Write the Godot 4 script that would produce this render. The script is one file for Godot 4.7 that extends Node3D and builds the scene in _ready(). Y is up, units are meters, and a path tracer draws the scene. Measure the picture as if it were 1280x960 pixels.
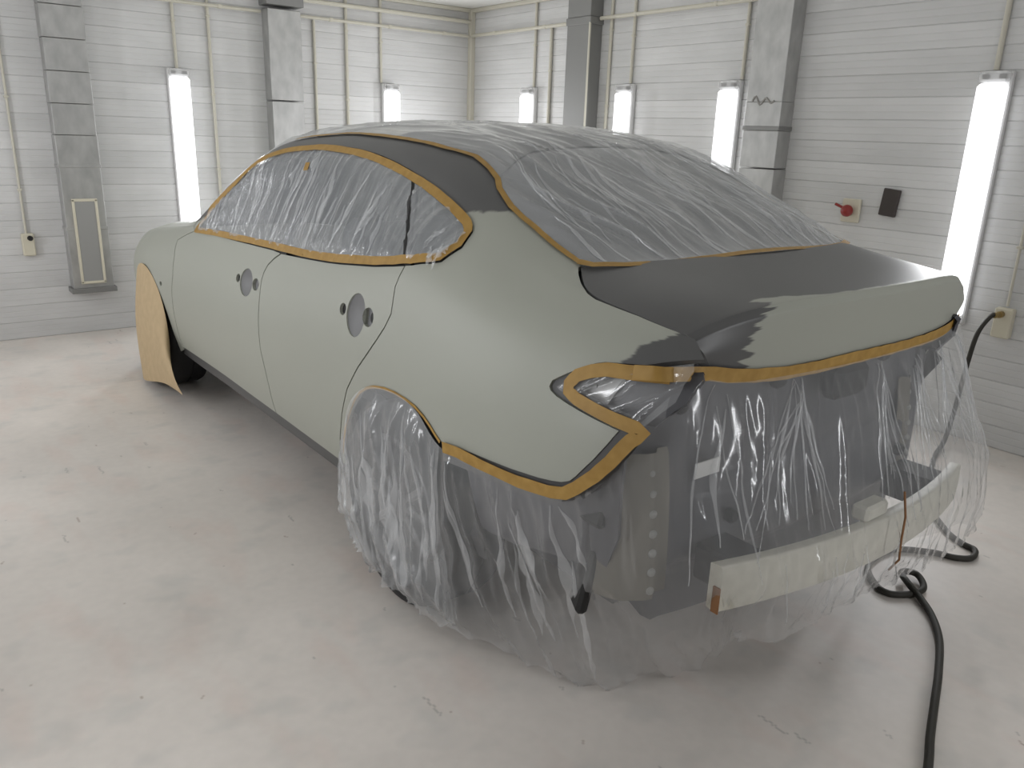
extends Node3D
# A car prepared for spraying, masked with film, tape and paper, inside a paint booth.
# x runs from the tail of the car to its nose, y is up, z runs from the car's left side to its right.

const BOARD := 0.1155
const FRONT_X := 4.345
const RIGHT_Z := 2.365
const LEFT_Z := -2.75
const BACK_X := -3.1
const CEILING_Y := 2.51

# Sections of the body: x, then nine points (half width, height) from sill to centre line.
const STATIONS := [
	[-1.02, 0.700, 0.300, 0.740, 0.450, 0.760, 0.650, 0.755, 0.850, 0.725, 0.985, 0.680, 1.045, 0.600, 1.082, 0.360, 1.115, 0.000, 1.125],
	[-0.80, 0.760, 0.300, 0.820, 0.450, 0.845, 0.650, 0.840, 0.850, 0.800, 0.990, 0.730, 1.065, 0.650, 1.110, 0.380, 1.142, 0.000, 1.152],
	[-0.60, 0.790, 0.280, 0.855, 0.450, 0.880, 0.650, 0.870, 0.850, 0.830, 1.000, 0.755, 1.085, 0.645, 1.140, 0.380, 1.165, 0.000, 1.180],
	[-0.40, 0.810, 0.260, 0.870, 0.430, 0.893, 0.650, 0.882, 0.850, 0.835, 1.030, 0.745, 1.125, 0.620, 1.195, 0.360, 1.250, 0.000, 1.270],
	[-0.20, 0.820, 0.250, 0.875, 0.420, 0.898, 0.650, 0.885, 0.860, 0.838, 1.060, 0.740, 1.190, 0.610, 1.277, 0.360, 1.330, 0.000, 1.347],
	[0.00, 0.830, 0.250, 0.878, 0.420, 0.900, 0.650, 0.885, 0.870, 0.840, 1.085, 0.735, 1.250, 0.605, 1.358, 0.360, 1.412, 0.000, 1.428],
	[0.25, 0.830, 0.250, 0.875, 0.420, 0.898, 0.650, 0.885, 0.870, 0.840, 1.060, 0.735, 1.260, 0.610, 1.413, 0.360, 1.472, 0.000, 1.488],
	[0.60, 0.830, 0.250, 0.872, 0.420, 0.893, 0.650, 0.880, 0.850, 0.835, 1.025, 0.735, 1.250, 0.615, 1.435, 0.360, 1.490, 0.000, 1.505],
	[1.00, 0.830, 0.250, 0.870, 0.420, 0.890, 0.650, 0.875, 0.830, 0.830, 1.000, 0.745, 1.225, 0.635, 1.420, 0.380, 1.490, 0.000, 1.505],
	[1.40, 0.830, 0.250, 0.868, 0.420, 0.888, 0.650, 0.872, 0.820, 0.825, 0.985, 0.755, 1.185, 0.675, 1.375, 0.410, 1.450, 0.000, 1.470],
	[1.80, 0.830, 0.250, 0.865, 0.420, 0.885, 0.650, 0.870, 0.820, 0.820, 0.972, 0.775, 1.100, 0.715, 1.230, 0.450, 1.335, 0.000, 1.360],
	[2.15, 0.835, 0.250, 0.872, 0.420, 0.893, 0.650, 0.876, 0.820, 0.815, 0.955, 0.785, 1.005, 0.740, 1.050, 0.460, 1.130, 0.000, 1.170],
	[2.50, 0.845, 0.260, 0.885, 0.420, 0.905, 0.650, 0.885, 0.800, 0.810, 0.920, 0.745, 0.955, 0.660, 0.980, 0.400, 1.005, 0.000, 1.015],
	[2.80, 0.850, 0.280, 0.890, 0.420, 0.910, 0.620, 0.888, 0.770, 0.805, 0.885, 0.710, 0.920, 0.610, 0.945, 0.340, 0.975, 0.000, 0.985],
	[3.10, 0.830, 0.280, 0.870, 0.420, 0.888, 0.600, 0.868, 0.740, 0.785, 0.850, 0.690, 0.880, 0.590, 0.900, 0.330, 0.930, 0.000, 0.940],
	[3.40, 0.760, 0.270, 0.790, 0.400, 0.810, 0.570, 0.795, 0.690, 0.730, 0.785, 0.650, 0.825, 0.560, 0.850, 0.320, 0.875, 0.000, 0.885],
	[3.60, 0.600, 0.260, 0.630, 0.380, 0.640, 0.500, 0.630, 0.580, 0.580, 0.650, 0.520, 0.690, 0.450, 0.715, 0.270, 0.750, 0.000, 0.765],
	[3.70, 0.440, 0.270, 0.460, 0.360, 0.470, 0.450, 0.460, 0.520, 0.430, 0.570, 0.380, 0.600, 0.330, 0.620, 0.200, 0.640, 0.000, 0.650]]
# Lines on the body, as pairs of x and section number (0 sill, 4 belt, 6 roof rail, 8 centre line).
const WINDOW_OUTLINE := [2.148, 4.07, 1.974, 5.41, 1.826, 5.56, 1.678, 5.67, 1.579, 5.80, 1.476, 5.88, 1.399, 5.89, 1.317, 5.90, 1.228, 5.92, 1.130, 5.93, 1.002, 5.93, 0.858, 5.88, 0.755, 5.83, 0.657, 5.79, 0.573, 5.75, 0.486, 5.70, 0.370, 5.62, 0.260, 5.54, 0.175, 5.47, 0.092, 5.38, 0.017, 5.30, -0.043, 5.26, -0.125, 5.21, -0.145, 5.15, -0.160, 5.06, -0.164, 4.73, -0.123, 4.35, -0.088, 4.25, 0.000, 4.10, 0.098, 4.04, 0.209, 4.03, 0.466, 4.02, 0.774, 4.03, 1.079, 4.06, 1.577, 4.06]
const DOOR_GAP_A := [2.148, 4.07, 2.264, 3.83, 2.354, 3.61, 2.330, 3.32, 2.298, 3.03, 2.294, 2.38, 2.337, 1.80, 2.353, 1.47, 2.359, 1.17]
const DOOR_GAP_B := [0.991, 4.03, 1.049, 3.90, 1.098, 3.73, 1.122, 3.54, 1.131, 3.34, 1.127, 2.96, 1.124, 2.38, 1.121, 1.76, 1.100, 1.45, 1.088, 1.14]
const DOOR_GAP_C := [0.032, 4.07, 0.045, 3.91, 0.055, 3.74, 0.052, 3.53, 0.052, 3.37, 0.080, 3.16, 0.124, 2.92, 0.177, 2.66, 0.233, 2.41, 0.312, 2.00]
const REAR_ARCH := [0.416, 0.80, 0.384, 1.10, 0.352, 1.35, 0.303, 1.64, 0.256, 1.89, 0.211, 2.07, 0.166, 2.19, 0.117, 2.27, 0.051, 2.33, -0.013, 2.35, -0.074, 2.34, -0.130, 2.31, -0.176, 2.24, -0.210, 2.16, -0.239, 2.07, -0.263, 2.01]
const BUMPER_LINE := [-0.263, 2.01, -0.416, 2.08, -0.568, 2.13, -0.661, 2.17, -0.704, 2.20, -0.733, 2.23, -0.756, 2.28, -0.772, 2.36, -0.814, 2.62, -0.843, 2.85, -0.865, 3.07]
const LAMP_OUTLINE := [-0.865, 3.07, -0.816, 3.13, -0.759, 3.20, -0.720, 3.25, -0.687, 3.30, -0.668, 3.35, -0.662, 3.40, -0.666, 3.49, -0.702, 3.67, -0.746, 3.87, -0.766, 3.98, -0.788, 4.05, -0.831, 4.12]
const LID_GAP := [-0.512, 5.95, -0.539, 5.83, -0.575, 5.69, -0.620, 5.54, -0.653, 5.49, -0.686, 5.50, -0.788, 5.50, -0.898, 5.39, -0.935, 5.35]
const GLASS_EDGE := [-0.063, 6.15, -0.103, 6.04, -0.188, 5.95, -0.245, 5.94, -0.297, 5.96, -0.399, 5.97, -0.512, 6.01]
const FILM_EDGE := [1.156, 6.27, 0.928, 6.27, 0.670, 6.17, 0.385, 6.13, 0.222, 6.17, 0.087, 6.27, -0.003, 6.21, -0.063, 6.15]
const HANDLE_FRONT := [1.295, 3.15, 1.402, 3.18, 1.173, 3.19]
const HANDLE_REAR := [0.274, 3.20, 0.375, 3.23, 0.179, 3.22]
const TAPE_SPOT := [0.974, 5.46]
const DIVIDER := [0.234, 5.40, 0.029, 4.21]
const FRONT_ARCH := [2.456, 0.08, 2.450, 0.59, 2.461, 1.02, 2.487, 1.34, 2.528, 1.61, 2.582, 1.87, 2.646, 2.14, 2.718, 2.38, 2.794, 2.52, 2.871, 2.55, 2.947, 2.46, 3.016, 2.27, 3.077, 2.00, 3.127, 1.68, 3.163, 1.32, 3.184, 0.89, 3.190, 0.33, 3.179, 0.00]

var materials := {}
var rows := {}
var used_names := {}
var noise := FastNoiseLite.new()
var noise_b := FastNoiseLite.new()


class Shape:
	var v := PackedVector3Array()
	var n := PackedVector3Array()
	var t := PackedVector2Array()
	var c := PackedColorArray()
	var i := PackedInt32Array()
	var coloured := false

	func add(p: Vector3, normal: Vector3, uv := Vector2.ZERO, col := Color.WHITE) -> int:
		v.append(p)
		n.append(normal)
		t.append(uv)
		c.append(col)
		return v.size() - 1

	func tri(a: int, b: int, d: int) -> void:
		var f := (v[b] - v[a]).cross(v[d] - v[a])
		if f.dot(n[a] + n[b] + n[d]) > 0.0:
			i.append_array([a, d, b])
		else:
			i.append_array([a, b, d])

	func face(points: Array, normal: Vector3) -> void:
		var first := -1
		var before := -1
		for k in points.size():
			var at := add(points[k], normal, Vector2(points[k].x + points[k].z, points[k].y))
			if k == 0:
				first = at
			elif k >= 2:
				tri(first, before, at)
			before = at

	# a box with chamfered edges
	func box(centre: Vector3, size: Vector3, turn := Basis.IDENTITY, cut := 0.004) -> void:
		var h := size / 2.0
		cut = minf(cut, minf(h.x, minf(h.y, h.z)) * 0.6)
		for axis in 3:
			for sgn in [-1.0, 1.0]:
				var a := (axis + 1) % 3
				var b := (axis + 2) % 3
				var pts := []
				for q in [[-1, -1], [1, -1], [1, 1], [-1, 1]]:
					var p := Vector3.ZERO
					p[axis] = sgn * h[axis]
					p[a] = q[0] * (h[a] - cut)
					p[b] = q[1] * (h[b] - cut)
					pts.append(centre + turn * p)
				var nn := Vector3.ZERO
				nn[axis] = sgn
				face(pts, turn * nn)
				# the chamfers along the edges to the next axis
				for sb in [-1.0, 1.0]:
					var e := []
					for q in [-1.0, 1.0]:
						var p1 := Vector3.ZERO
						p1[axis] = sgn * h[axis]
						p1[a] = sb * (h[a] - cut)
						p1[b] = q * (h[b] - cut)
						e.append(p1)
					for q in [1.0, -1.0]:
						var p2 := Vector3.ZERO
						p2[axis] = sgn * (h[axis] - cut)
						p2[a] = sb * h[a]
						p2[b] = q * (h[b] - cut)
						e.append(p2)
					var m := Vector3.ZERO
					m[axis] = sgn
					m[a] = sb
					for k in 4:
						e[k] = centre + turn * e[k]
					face(e, (turn * m).normalized())
		for sx in [-1.0, 1.0]:
			for sy in [-1.0, 1.0]:
				for sz in [-1.0, 1.0]:
					var s := Vector3(sx, sy, sz)
					var pts := []
					for axis in 3:
						var p := (h - Vector3.ONE * cut) * s
						p[axis] = h[axis] * s[axis]
						pts.append(centre + turn * p)
					face(pts, (turn * s).normalized())

	# a tube along a path
	func tube(path: Array, radius: float, sides := 10, capped := true) -> void:
		var up := Vector3(0.31, 0.9, 0.3).normalized()
		var rings := []
		for k in path.size():
			var along: Vector3 = (path[mini(k + 1, path.size() - 1)] - path[maxi(k - 1, 0)]).normalized()
			var side := along.cross(up)
			if side.length() < 0.05:
				side = along.cross(Vector3(1, 0.1, 0))
			side = side.normalized()
			up = side.cross(along).normalized()
			var ring := []
			for j in sides:
				var a := TAU * j / sides
				var d := side * cos(a) + up * sin(a)
				ring.append(add(path[k] + d * radius, d, Vector2(float(j) / sides, k)))
			rings.append(ring)
		for k in path.size() - 1:
			for j in sides:
				var j2 := (j + 1) % sides
				tri(rings[k][j], rings[k][j2], rings[k + 1][j])
				tri(rings[k][j2], rings[k + 1][j2], rings[k + 1][j])
		if capped:
			for e in [0, path.size() - 1]:
				var d: Vector3 = (path[e] - path[1 if e == 0 else e - 1]).normalized()
				var pts := []
				for j in sides:
					pts.append(v[rings[e][j]])
				face(pts, d)

	# a profile of (radius, height) turned about an axis through centre
	func lathe(profile: Array, centre: Vector3, axis: Vector3, sides := 32, crease := 0.6) -> void:
		var a := axis.normalized()
		var s := a.cross(Vector3.UP if absf(a.y) < 0.9 else Vector3.RIGHT).normalized()
		var u := s.cross(a)
		for k in profile.size() - 1:
			var p: Vector2 = profile[k]
			var q: Vector2 = profile[k + 1]
			var d := (q - p)
			var flat := Vector2(d.y, -d.x).normalized()
			var n0 := flat
			var n1 := flat
			if k > 0:
				var e: Vector2 = p - profile[k - 1]
				var f2 := Vector2(e.y, -e.x).normalized()
				if f2.dot(flat) > crease:
					n0 = (flat + f2).normalized()
			if k < profile.size() - 2:
				var e: Vector2 = profile[k + 2] - q
				var f2 := Vector2(e.y, -e.x).normalized()
				if f2.dot(flat) > crease:
					n1 = (flat + f2).normalized()
			var r0 := []
			var r1 := []
			for j in sides + 1:
				var w := TAU * j / sides
				var o := s * cos(w) + u * sin(w)
				r0.append(add(centre + o * p.x + a * p.y, (o * n0.x + a * n0.y).normalized(), Vector2(float(j) / sides, float(k) / profile.size())))
				r1.append(add(centre + o * q.x + a * q.y, (o * n1.x + a * n1.y).normalized(), Vector2(float(j) / sides, float(k + 1) / profile.size())))
			for j in sides:
				if p.x > 1e-5:
					tri(r0[j], r0[j + 1], r1[j])
				if q.x > 1e-5:
					tri(r0[j + 1], r1[j + 1], r1[j])

	# rows of points joined to a smooth sheet; the normals lean towards "out"
	func sheet(p: Array, out: Vector3, tints: Array = []) -> void:
		var first := v.size()
		var nu: int = p.size()
		var nv: int = p[0].size()
		for a in nu:
			for b in nv:
				var du: Vector3 = p[mini(a + 1, nu - 1)][b] - p[maxi(a - 1, 0)][b]
				var dv: Vector3 = p[a][mini(b + 1, nv - 1)] - p[a][maxi(b - 1, 0)]
				var m := du.cross(dv).normalized()
				add(p[a][b], m, Vector2(float(a) / (nu - 1), float(b) / (nv - 1)), tints[a][b] if tints else Color.WHITE)
		var total := Vector3.ZERO
		for k in range(first, v.size()):
			total += n[k]
		if total.dot(out) < 0.0:
			for k in range(first, v.size()):
				n[k] = -n[k]
		for a in nu - 1:
			for b in nv - 1:
				var k := first + a * nv + b
				tri(k, k + 1, k + nv)
				tri(k + 1, k + nv + 1, k + nv)

	func mesh() -> ArrayMesh:
		var arrays := []
		arrays.resize(Mesh.ARRAY_MAX)
		arrays[Mesh.ARRAY_VERTEX] = v
		arrays[Mesh.ARRAY_NORMAL] = n
		arrays[Mesh.ARRAY_TEX_UV] = t
		if coloured:
			arrays[Mesh.ARRAY_COLOR] = c
		arrays[Mesh.ARRAY_INDEX] = i
		var m := ArrayMesh.new()
		m.add_surface_from_arrays(Mesh.PRIMITIVE_TRIANGLES, arrays)
		return m


# ------------------------------------------------------------------ nodes

func numbered(called: String) -> String:
	var k: int = used_names.get(called, 0)
	used_names[called] = k + 1
	return called if k == 0 else "%s_%03d" % [called, k]


func thing(called: String, label: String, category: String, at := Vector3.ZERO, group := "") -> Node3D:
	var o := Node3D.new()
	o.name = numbered(called)
	add_child(o)
	o.position = at
	o.set_meta("label", label)
	o.set_meta("category", category)
	if group:
		o.set_meta("group", group)
	return o


func put(called: String, what: Variant, material: String, parent: Node = self, at := Vector3.ZERO, label := "") -> MeshInstance3D:
	var o := MeshInstance3D.new()
	o.name = called
	o.mesh = what.mesh() if what is Shape else what
	o.material_override = materials[material]
	o.cast_shadow = GeometryInstance3D.SHADOW_CASTING_SETTING_ON
	o.position = at
	parent.add_child(o, true)
	if label:
		o.set_meta("label", label)
	return o


func tag(o: Node, label: String, category: String, group := "") -> void:
	o.set_meta("label", label)
	o.set_meta("category", category)
	if group:
		o.set_meta("group", group)


func structure(o: Node, label: String, category: String) -> void:
	o.set_meta("kind", "structure")
	o.set_meta("label", label)
	o.set_meta("category", category)


# ------------------------------------------------------------------ materials

func plain(called: String, c: Color, rough := 0.6, metal := 0.0, specular := 0.5) -> StandardMaterial3D:
	var m := StandardMaterial3D.new()
	m.resource_name = called
	m.albedo_color = c.linear_to_srgb()
	m.roughness = rough
	m.metallic = metal
	m.metallic_specular = specular
	materials[called] = m
	return m


func grain(m: StandardMaterial3D, low: Color, high: Color, frequency: float, scale: Vector3, octaves := 5, seed_ := 3) -> void:
	var f := FastNoiseLite.new()
	f.seed = seed_
	f.noise_type = FastNoiseLite.TYPE_SIMPLEX_SMOOTH
	f.frequency = frequency
	f.fractal_octaves = octaves
	var ramp := Gradient.new()
	ramp.set_color(0, low.linear_to_srgb())
	ramp.set_color(1, high.linear_to_srgb())
	var tex := NoiseTexture2D.new()
	tex.width = 512
	tex.height = 512
	tex.seamless = true
	tex.noise = f
	tex.color_ramp = ramp
	m.albedo_color = Color.WHITE
	m.albedo_texture = tex
	m.uv1_triplanar = true
	m.uv1_world_triplanar = true
	m.uv1_scale = scale


func film(called: String, alpha: float, rough: float, tint := Color(0.86, 0.88, 0.9)) -> void:
	var m := plain(called, tint, rough, 0.0, 0.5)
	m.albedo_color.a = alpha
	m.transparency = BaseMaterial3D.TRANSPARENCY_ALPHA
	m.cull_mode = BaseMaterial3D.CULL_DISABLED


func make_materials() -> void:
	plain("light_primer", Color(0.385, 0.395, 0.345), 0.42)
	plain("grey_primer", Color(0.098, 0.098, 0.099), 0.45)
	plain("dark_body", Color(0.05, 0.05, 0.056), 0.55)
	plain("rear_paint", Color(0.085, 0.085, 0.095), 0.4)
	plain("sealer", Color(0.17, 0.155, 0.125), 0.6)
	plain("recess_grey", Color(0.20, 0.20, 0.205), 0.5)
	plain("smear", Color(0.33, 0.32, 0.30), 0.6)
	plain("weld", Color(0.3, 0.3, 0.28), 0.5)
	plain("black", Color(0.008, 0.008, 0.008), 0.6)
	plain("rubber", Color(0.016, 0.016, 0.017), 0.75)
	plain("alloy", Color(0.16, 0.16, 0.165), 0.45, 0.6)
	plain("beam_paint", Color(0.72, 0.70, 0.64), 0.5)
	grain(materials["beam_paint"], Color(0.54, 0.52, 0.445), Color(0.68, 0.66, 0.57), 0.02, Vector3(1.6, 1.6, 1.6), 5, 52)
	plain("rust", Color(0.25, 0.12, 0.05), 0.8)
	plain("label_white", Color(0.75, 0.75, 0.74), 0.5)
	var g := plain("car_glass", Color(0.03, 0.035, 0.04), 0.08)
	g.metallic_specular = 0.5
	film("side_glass", 0.16, 0.04, Color(0.02, 0.025, 0.025))
	plain("seat_cloth", Color(0.13, 0.13, 0.135), 0.8)
	film("clear_film", 0.14, 0.14)
	film("roof_film", 0.27, 0.15)
	film("crumpled_film", 0.27, 0.17)
	film("milky_film", 0.25, 0.17, Color(0.82, 0.86, 0.9))
	film("folded_film", 0.26, 0.17)
	var tape := plain("tape", Color(0.40, 0.235, 0.05), 0.55)
	grain(tape, Color(0.33, 0.185, 0.035), Color(0.46, 0.28, 0.07), 0.02, Vector3(2.2, 2.2, 2.2), 3, 8)
	var paper := plain("kraft_paper", Color(0.6, 0.43, 0.23), 0.7)
	grain(paper, Color(0.50, 0.375, 0.22), Color(0.58, 0.44, 0.265), 0.02, Vector3(1.5, 1.5, 1.5), 4, 12)
	paper.backlight_enabled = true
	paper.backlight = Color(0.18, 0.14, 0.09)
	for k in 3:
		var w := plain("wall_board_%d" % k, Color.WHITE, 0.42)
		var d := 0.018 * (k - 1)
		grain(w, Color(0.60 + d, 0.60 + d, 0.597 + d), Color(0.69 + d, 0.687 + d, 0.685 + d), 0.008, Vector3(0.35, 0.9, 0.35), 5, 21 + k)
	plain("wall_backing", Color(0.30, 0.30, 0.29), 0.7)
	plain("ceiling_white", Color(0.78, 0.78, 0.75), 0.6)
	plain("cream_plastic", Color(0.66, 0.62, 0.50), 0.5)
	plain("pipe_plastic", Color(0.60, 0.575, 0.49), 0.45)
	var z := plain("galvanised", Color(0.5, 0.5, 0.5), 0.42, 0.6)
	grain(z, Color(0.40, 0.40, 0.395), Color(0.54, 0.54, 0.53), 0.02, Vector3(0.9, 0.5, 0.9), 4, 31)
	plain("galvanised_dark", Color(0.26, 0.26, 0.255), 0.5, 0.5)
	plain("filter_cloth", Color(0.32, 0.32, 0.31), 0.9)
	plain("lamp_body", Color(0.72, 0.72, 0.72), 0.4)
	film("lamp_clear", 0.35, 0.2, Color(0.8, 0.8, 0.8))
	plain("clip_grey", Color(0.12, 0.12, 0.12), 0.5)
	var e := plain("lamp_glow", Color(0.9, 0.9, 0.9), 0.5)
	e.emission_enabled = true
	e.emission = Color(0.985, 0.99, 1.0)
	e.emission_energy_multiplier = 4.0
	plain("red_plastic", Color(0.28, 0.025, 0.02), 0.35)
	plain("dark_plate", Color(0.045, 0.035, 0.032), 0.5)
	plain("brass", Color(0.35, 0.25, 0.1), 0.35, 0.8)
	plain("hose_rubber", Color(0.03, 0.028, 0.022), 0.6)
	floor_material()
	body_paint()


func floor_material() -> void:
	var size := 1024
	var im := Image.create(size, size, false, Image.FORMAT_RGB8)
	var a := FastNoiseLite.new()
	a.seed = 5
	a.frequency = 0.006
	a.fractal_octaves = 5
	var b := FastNoiseLite.new()
	b.seed = 17
	b.frequency = 0.012
	b.fractal_octaves = 3
	var fine := FastNoiseLite.new()
	fine.seed = 44
	fine.frequency = 0.12
	fine.fractal_octaves = 2
	for y in size:
		for x in size:
			var p := a.get_noise_2d(x, y)
			var pink := clampf(b.get_noise_2d(x * 0.8, y * 2.0) * 2.2 - 0.25, 0.0, 1.0)
			var dark := clampf(-b.get_noise_2d(x * 2.2 + 500.0, y * 1.6) * 2.2 - 0.42, 0.0, 1.0)
			var f := fine.get_noise_2d(x, y)
			var l := 0.69 + 0.10 * p + 0.022 * f
			var col := Color(l * 1.055, l * 0.985, l * 0.915)
			col = col.lerp(Color(l * 1.04, l * 0.89, l * 0.81), pink * 0.5)
			col = col.lerp(Color(l * 0.80, l * 0.79, l * 0.75), dark * 0.4)
			im.set_pixel(x, y, col.linear_to_srgb())
	# specks and scuffs
	var rng := RandomNumberGenerator.new()
	rng.seed = 11
	for k in 260:
		var at := Vector2i(rng.randi_range(4, size - 30), rng.randi_range(4, size - 6))
		var w := rng.randi_range(1, 3) if rng.randf() < 0.8 else rng.randi_range(4, 16)
		var tone := Color(0.25, 0.18, 0.14) if rng.randf() < 0.4 else Color(0.30, 0.29, 0.27)
		for q in w:
			var o := Vector2i(q, int(rng.randf() * 1.6))
			im.set_pixel(at.x + o.x, at.y + o.y, im.get_pixel(at.x + o.x, at.y + o.y).lerp(tone.linear_to_srgb(), 0.45))
	var m := plain("floor_paint", Color.WHITE, 0.45)
	m.albedo_color = Color.WHITE
	m.albedo_texture = ImageTexture.create_from_image(im)
	m.uv1_scale = Vector3(1, 1, 1)


# Primer zones of the body side: u runs along x, v along the section.
func body_paint() -> void:
	var w := 1320
	var h := 800
	var im := Image.create(w, h, false, Image.FORMAT_RGB8)
	var light := Color(0.385, 0.395, 0.345)
	var grey := Color(0.098, 0.098, 0.099)
	im.fill(light.linear_to_srgb())
	var gs := grey.linear_to_srgb()
	var edge := FastNoiseLite.new()
	edge.seed = 9
	edge.frequency = 0.03
	edge.fractal_octaves = 4
	for py in range(380, h):
		var s := 8.0 * py / h
		for px in w:
			var x := -1.1 + 3.3 * px / w
			var k := 0.0
			if x > -0.45 and s > 4.6:
				# the pillar: grey above a brushed line
				var line := lerpf(5.93, 5.25, clampf((x + 0.20) / 0.12, 0.0, 1.0)) - 0.06
				line = minf(line, 5.3) if x > -0.09 else line
				line += 0.10 * edge.get_noise_2d(px * 2.0, py * 0.7)
				k = smoothstep(-0.05, 0.06, s - line) * smoothstep(-0.215, -0.20, x)
			elif x < -0.70 and s > 3.9 and s < 5.6:
				var xb := lerpf(-0.828, -0.846, clampf((s - 4.2) / 0.43, 0.0, 1.0))
				xb = lerpf(xb, -0.90, clampf((s - 4.63) / 0.72, 0.0, 1.0)) + 0.012 * edge.get_noise_2d(px * 0.5, py * 1.6)
				k = smoothstep(-0.006, 0.006, xb - x)
			if k > 0.0:
				im.set_pixel(px, py, light.lerp(grey, k).linear_to_srgb())
	var m := plain("side_paint", Color.WHITE, 0.43)
	m.albedo_color = Color.WHITE
	m.albedo_texture = ImageTexture.create_from_image(im)
	# the boot lid: u across from left to right, v from the rear window to the lower edge
	var n := 512
	var lid := Image.create(n, n, false, Image.FORMAT_RGB8)
	lid.fill(gs)
	for py in n:
		var t := 6.0 * py / n
		for px in n:
			var a := -1.0 + 2.0 * px / n
			var top := lerpf(2.62, 2.93, smoothstep(-0.72, -0.35, a))
			top += 0.05 * edge.get_noise_2d(px * 1.5, 40.0)
			var left := -0.70 - 0.13 * clampf((t - 3.4) / 2.0, 0.0, 1.0) + 0.07 * edge.get_noise_2d(11.0, py * 0.8)
			var k := smoothstep(-0.03, 0.03, t - top) * smoothstep(-0.012, 0.012, a - left)
			if k > 0.0:
				lid.set_pixel(px, py, grey.lerp(light, k).linear_to_srgb())
	var q := plain("lid_paint", Color.WHITE, 0.40)
	q.albedo_color = Color.WHITE
	q.albedo_texture = ImageTexture.create_from_image(lid)


# ------------------------------------------------------------------ the body's surface

func row(x: float) -> PackedVector2Array:
	if rows.has(x):
		return rows[x]
	var last := STATIONS.size() - 1
	var i := 0
	while i < last - 1 and STATIONS[i + 1][0] < x:
		i += 1
	var h: float = STATIONS[i + 1][0] - STATIONS[i][0]
	var t: float = (x - STATIONS[i][0]) / h
	var t2 := t * t
	var t3 := t2 * t
	var out := PackedVector2Array()
	out.resize(9)
	for k in 9:
		var p0 := Vector2(STATIONS[i][1 + 2 * k], STATIONS[i][2 + 2 * k])
		var p1 := Vector2(STATIONS[i + 1][1 + 2 * k], STATIONS[i + 1][2 + 2 * k])
		out[k] = p0 * (2.0 * t3 - 3.0 * t2 + 1.0) + slope(i, k) * h * (t3 - 2.0 * t2 + t) + p1 * (3.0 * t2 - 2.0 * t3) + slope(i + 1, k) * h * (t3 - t2)
	rows[x] = out
	return out


var slopes := {}
func slope(i: int, k: int) -> Vector2:
	var key := i * 16 + k
	if slopes.has(key):
		return slopes[key]
	var last := STATIONS.size() - 1
	var at := func(j: int) -> Vector2: return Vector2(STATIONS[j][1 + 2 * k], STATIONS[j][2 + 2 * k])
	var r: Vector2
	if i == 0:
		r = (at.call(1) - at.call(0)) / (STATIONS[1][0] - STATIONS[0][0])
	elif i == last:
		r = (at.call(last) - at.call(last - 1)) / (STATIONS[last][0] - STATIONS[last - 1][0])
	else:
		var ha: float = STATIONS[i][0] - STATIONS[i - 1][0]
		var hb: float = STATIONS[i + 1][0] - STATIONS[i][0]
		r = ((at.call(i) - at.call(i - 1)) / ha * hb + (at.call(i + 1) - at.call(i)) / hb * ha) / (ha + hb)
	slopes[key] = r
	return r


func surf(x: float, s: float, side := -1.0) -> Vector3:
	var c := row(x)
	var i := clampi(int(floor(s)), 0, 7)
	var t := s - i
	var p0 := c[i - 1] if i > 0 else 2.0 * c[0] - c[1]
	var p1 := c[i]
	var p2 := c[i + 1]
	var p3 := c[i + 2] if i < 7 else Vector2(-c[7].x, c[7].y)
	var q := 0.5 * (2.0 * p1 + (p2 - p0) * t + (2.0 * p0 - 5.0 * p1 + 4.0 * p2 - p3) * t * t + (3.0 * p1 - p0 - 3.0 * p2 + p3) * t * t * t)
	return Vector3(x, q.y, -q.x if side < 0.0 else q.x * lerpf(0.93, 0.73, smoothstep(-0.42, -0.86, x)))


func surf_normal(x: float, s: float, side := -1.0) -> Vector3:
	var x0 := maxf(x - 0.004, STATIONS[0][0])
	var x1 := minf(x + 0.004, STATIONS[-1][0])
	var s1 := minf(s + 0.02, 8.0)
	var a := surf(x1, s, side) - surf(x0, s, side)
	var b := surf(x, s1, side) - surf(x, s1 - 0.04, side)
	var n := a.cross(b).normalized()
	var o := surf(x, s, side) - Vector3(clampf(x, -0.4, 2.8), 0.7, 0)
	return n if n.dot(Vector3(0, o.y, o.z)) > 0.0 else -n


func on_body(x: float, s: float, lift := 0.0, side := -1.0) -> Vector3:
	return surf(x, s, side) + surf_normal(x, s, side) * lift


const SV := 0.17   # one section step counts as 17 cm when outlines are offset

func pairs(flat: Array) -> PackedVector2Array:
	var out := PackedVector2Array()
	for k in flat.size() / 2:
		out.append(Vector2(flat[2 * k], flat[2 * k + 1]))
	return out


func backwards(p: PackedVector2Array) -> PackedVector2Array:
	var q := p.duplicate()
	q.reverse()
	return q


func ellipse(centre: Vector2, rx: float, ry: float, count := 22) -> PackedVector2Array:
	var out := PackedVector2Array()
	for k in count:
		out.append(centre + Vector2(rx * cos(TAU * k / count), ry / SV * sin(TAU * k / count)))
	return out


func scaled(p: PackedVector2Array) -> PackedVector2Array:
	var out := PackedVector2Array()
	for q in p:
		out.append(Vector2(q.x, q.y * SV))
	return out


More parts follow.
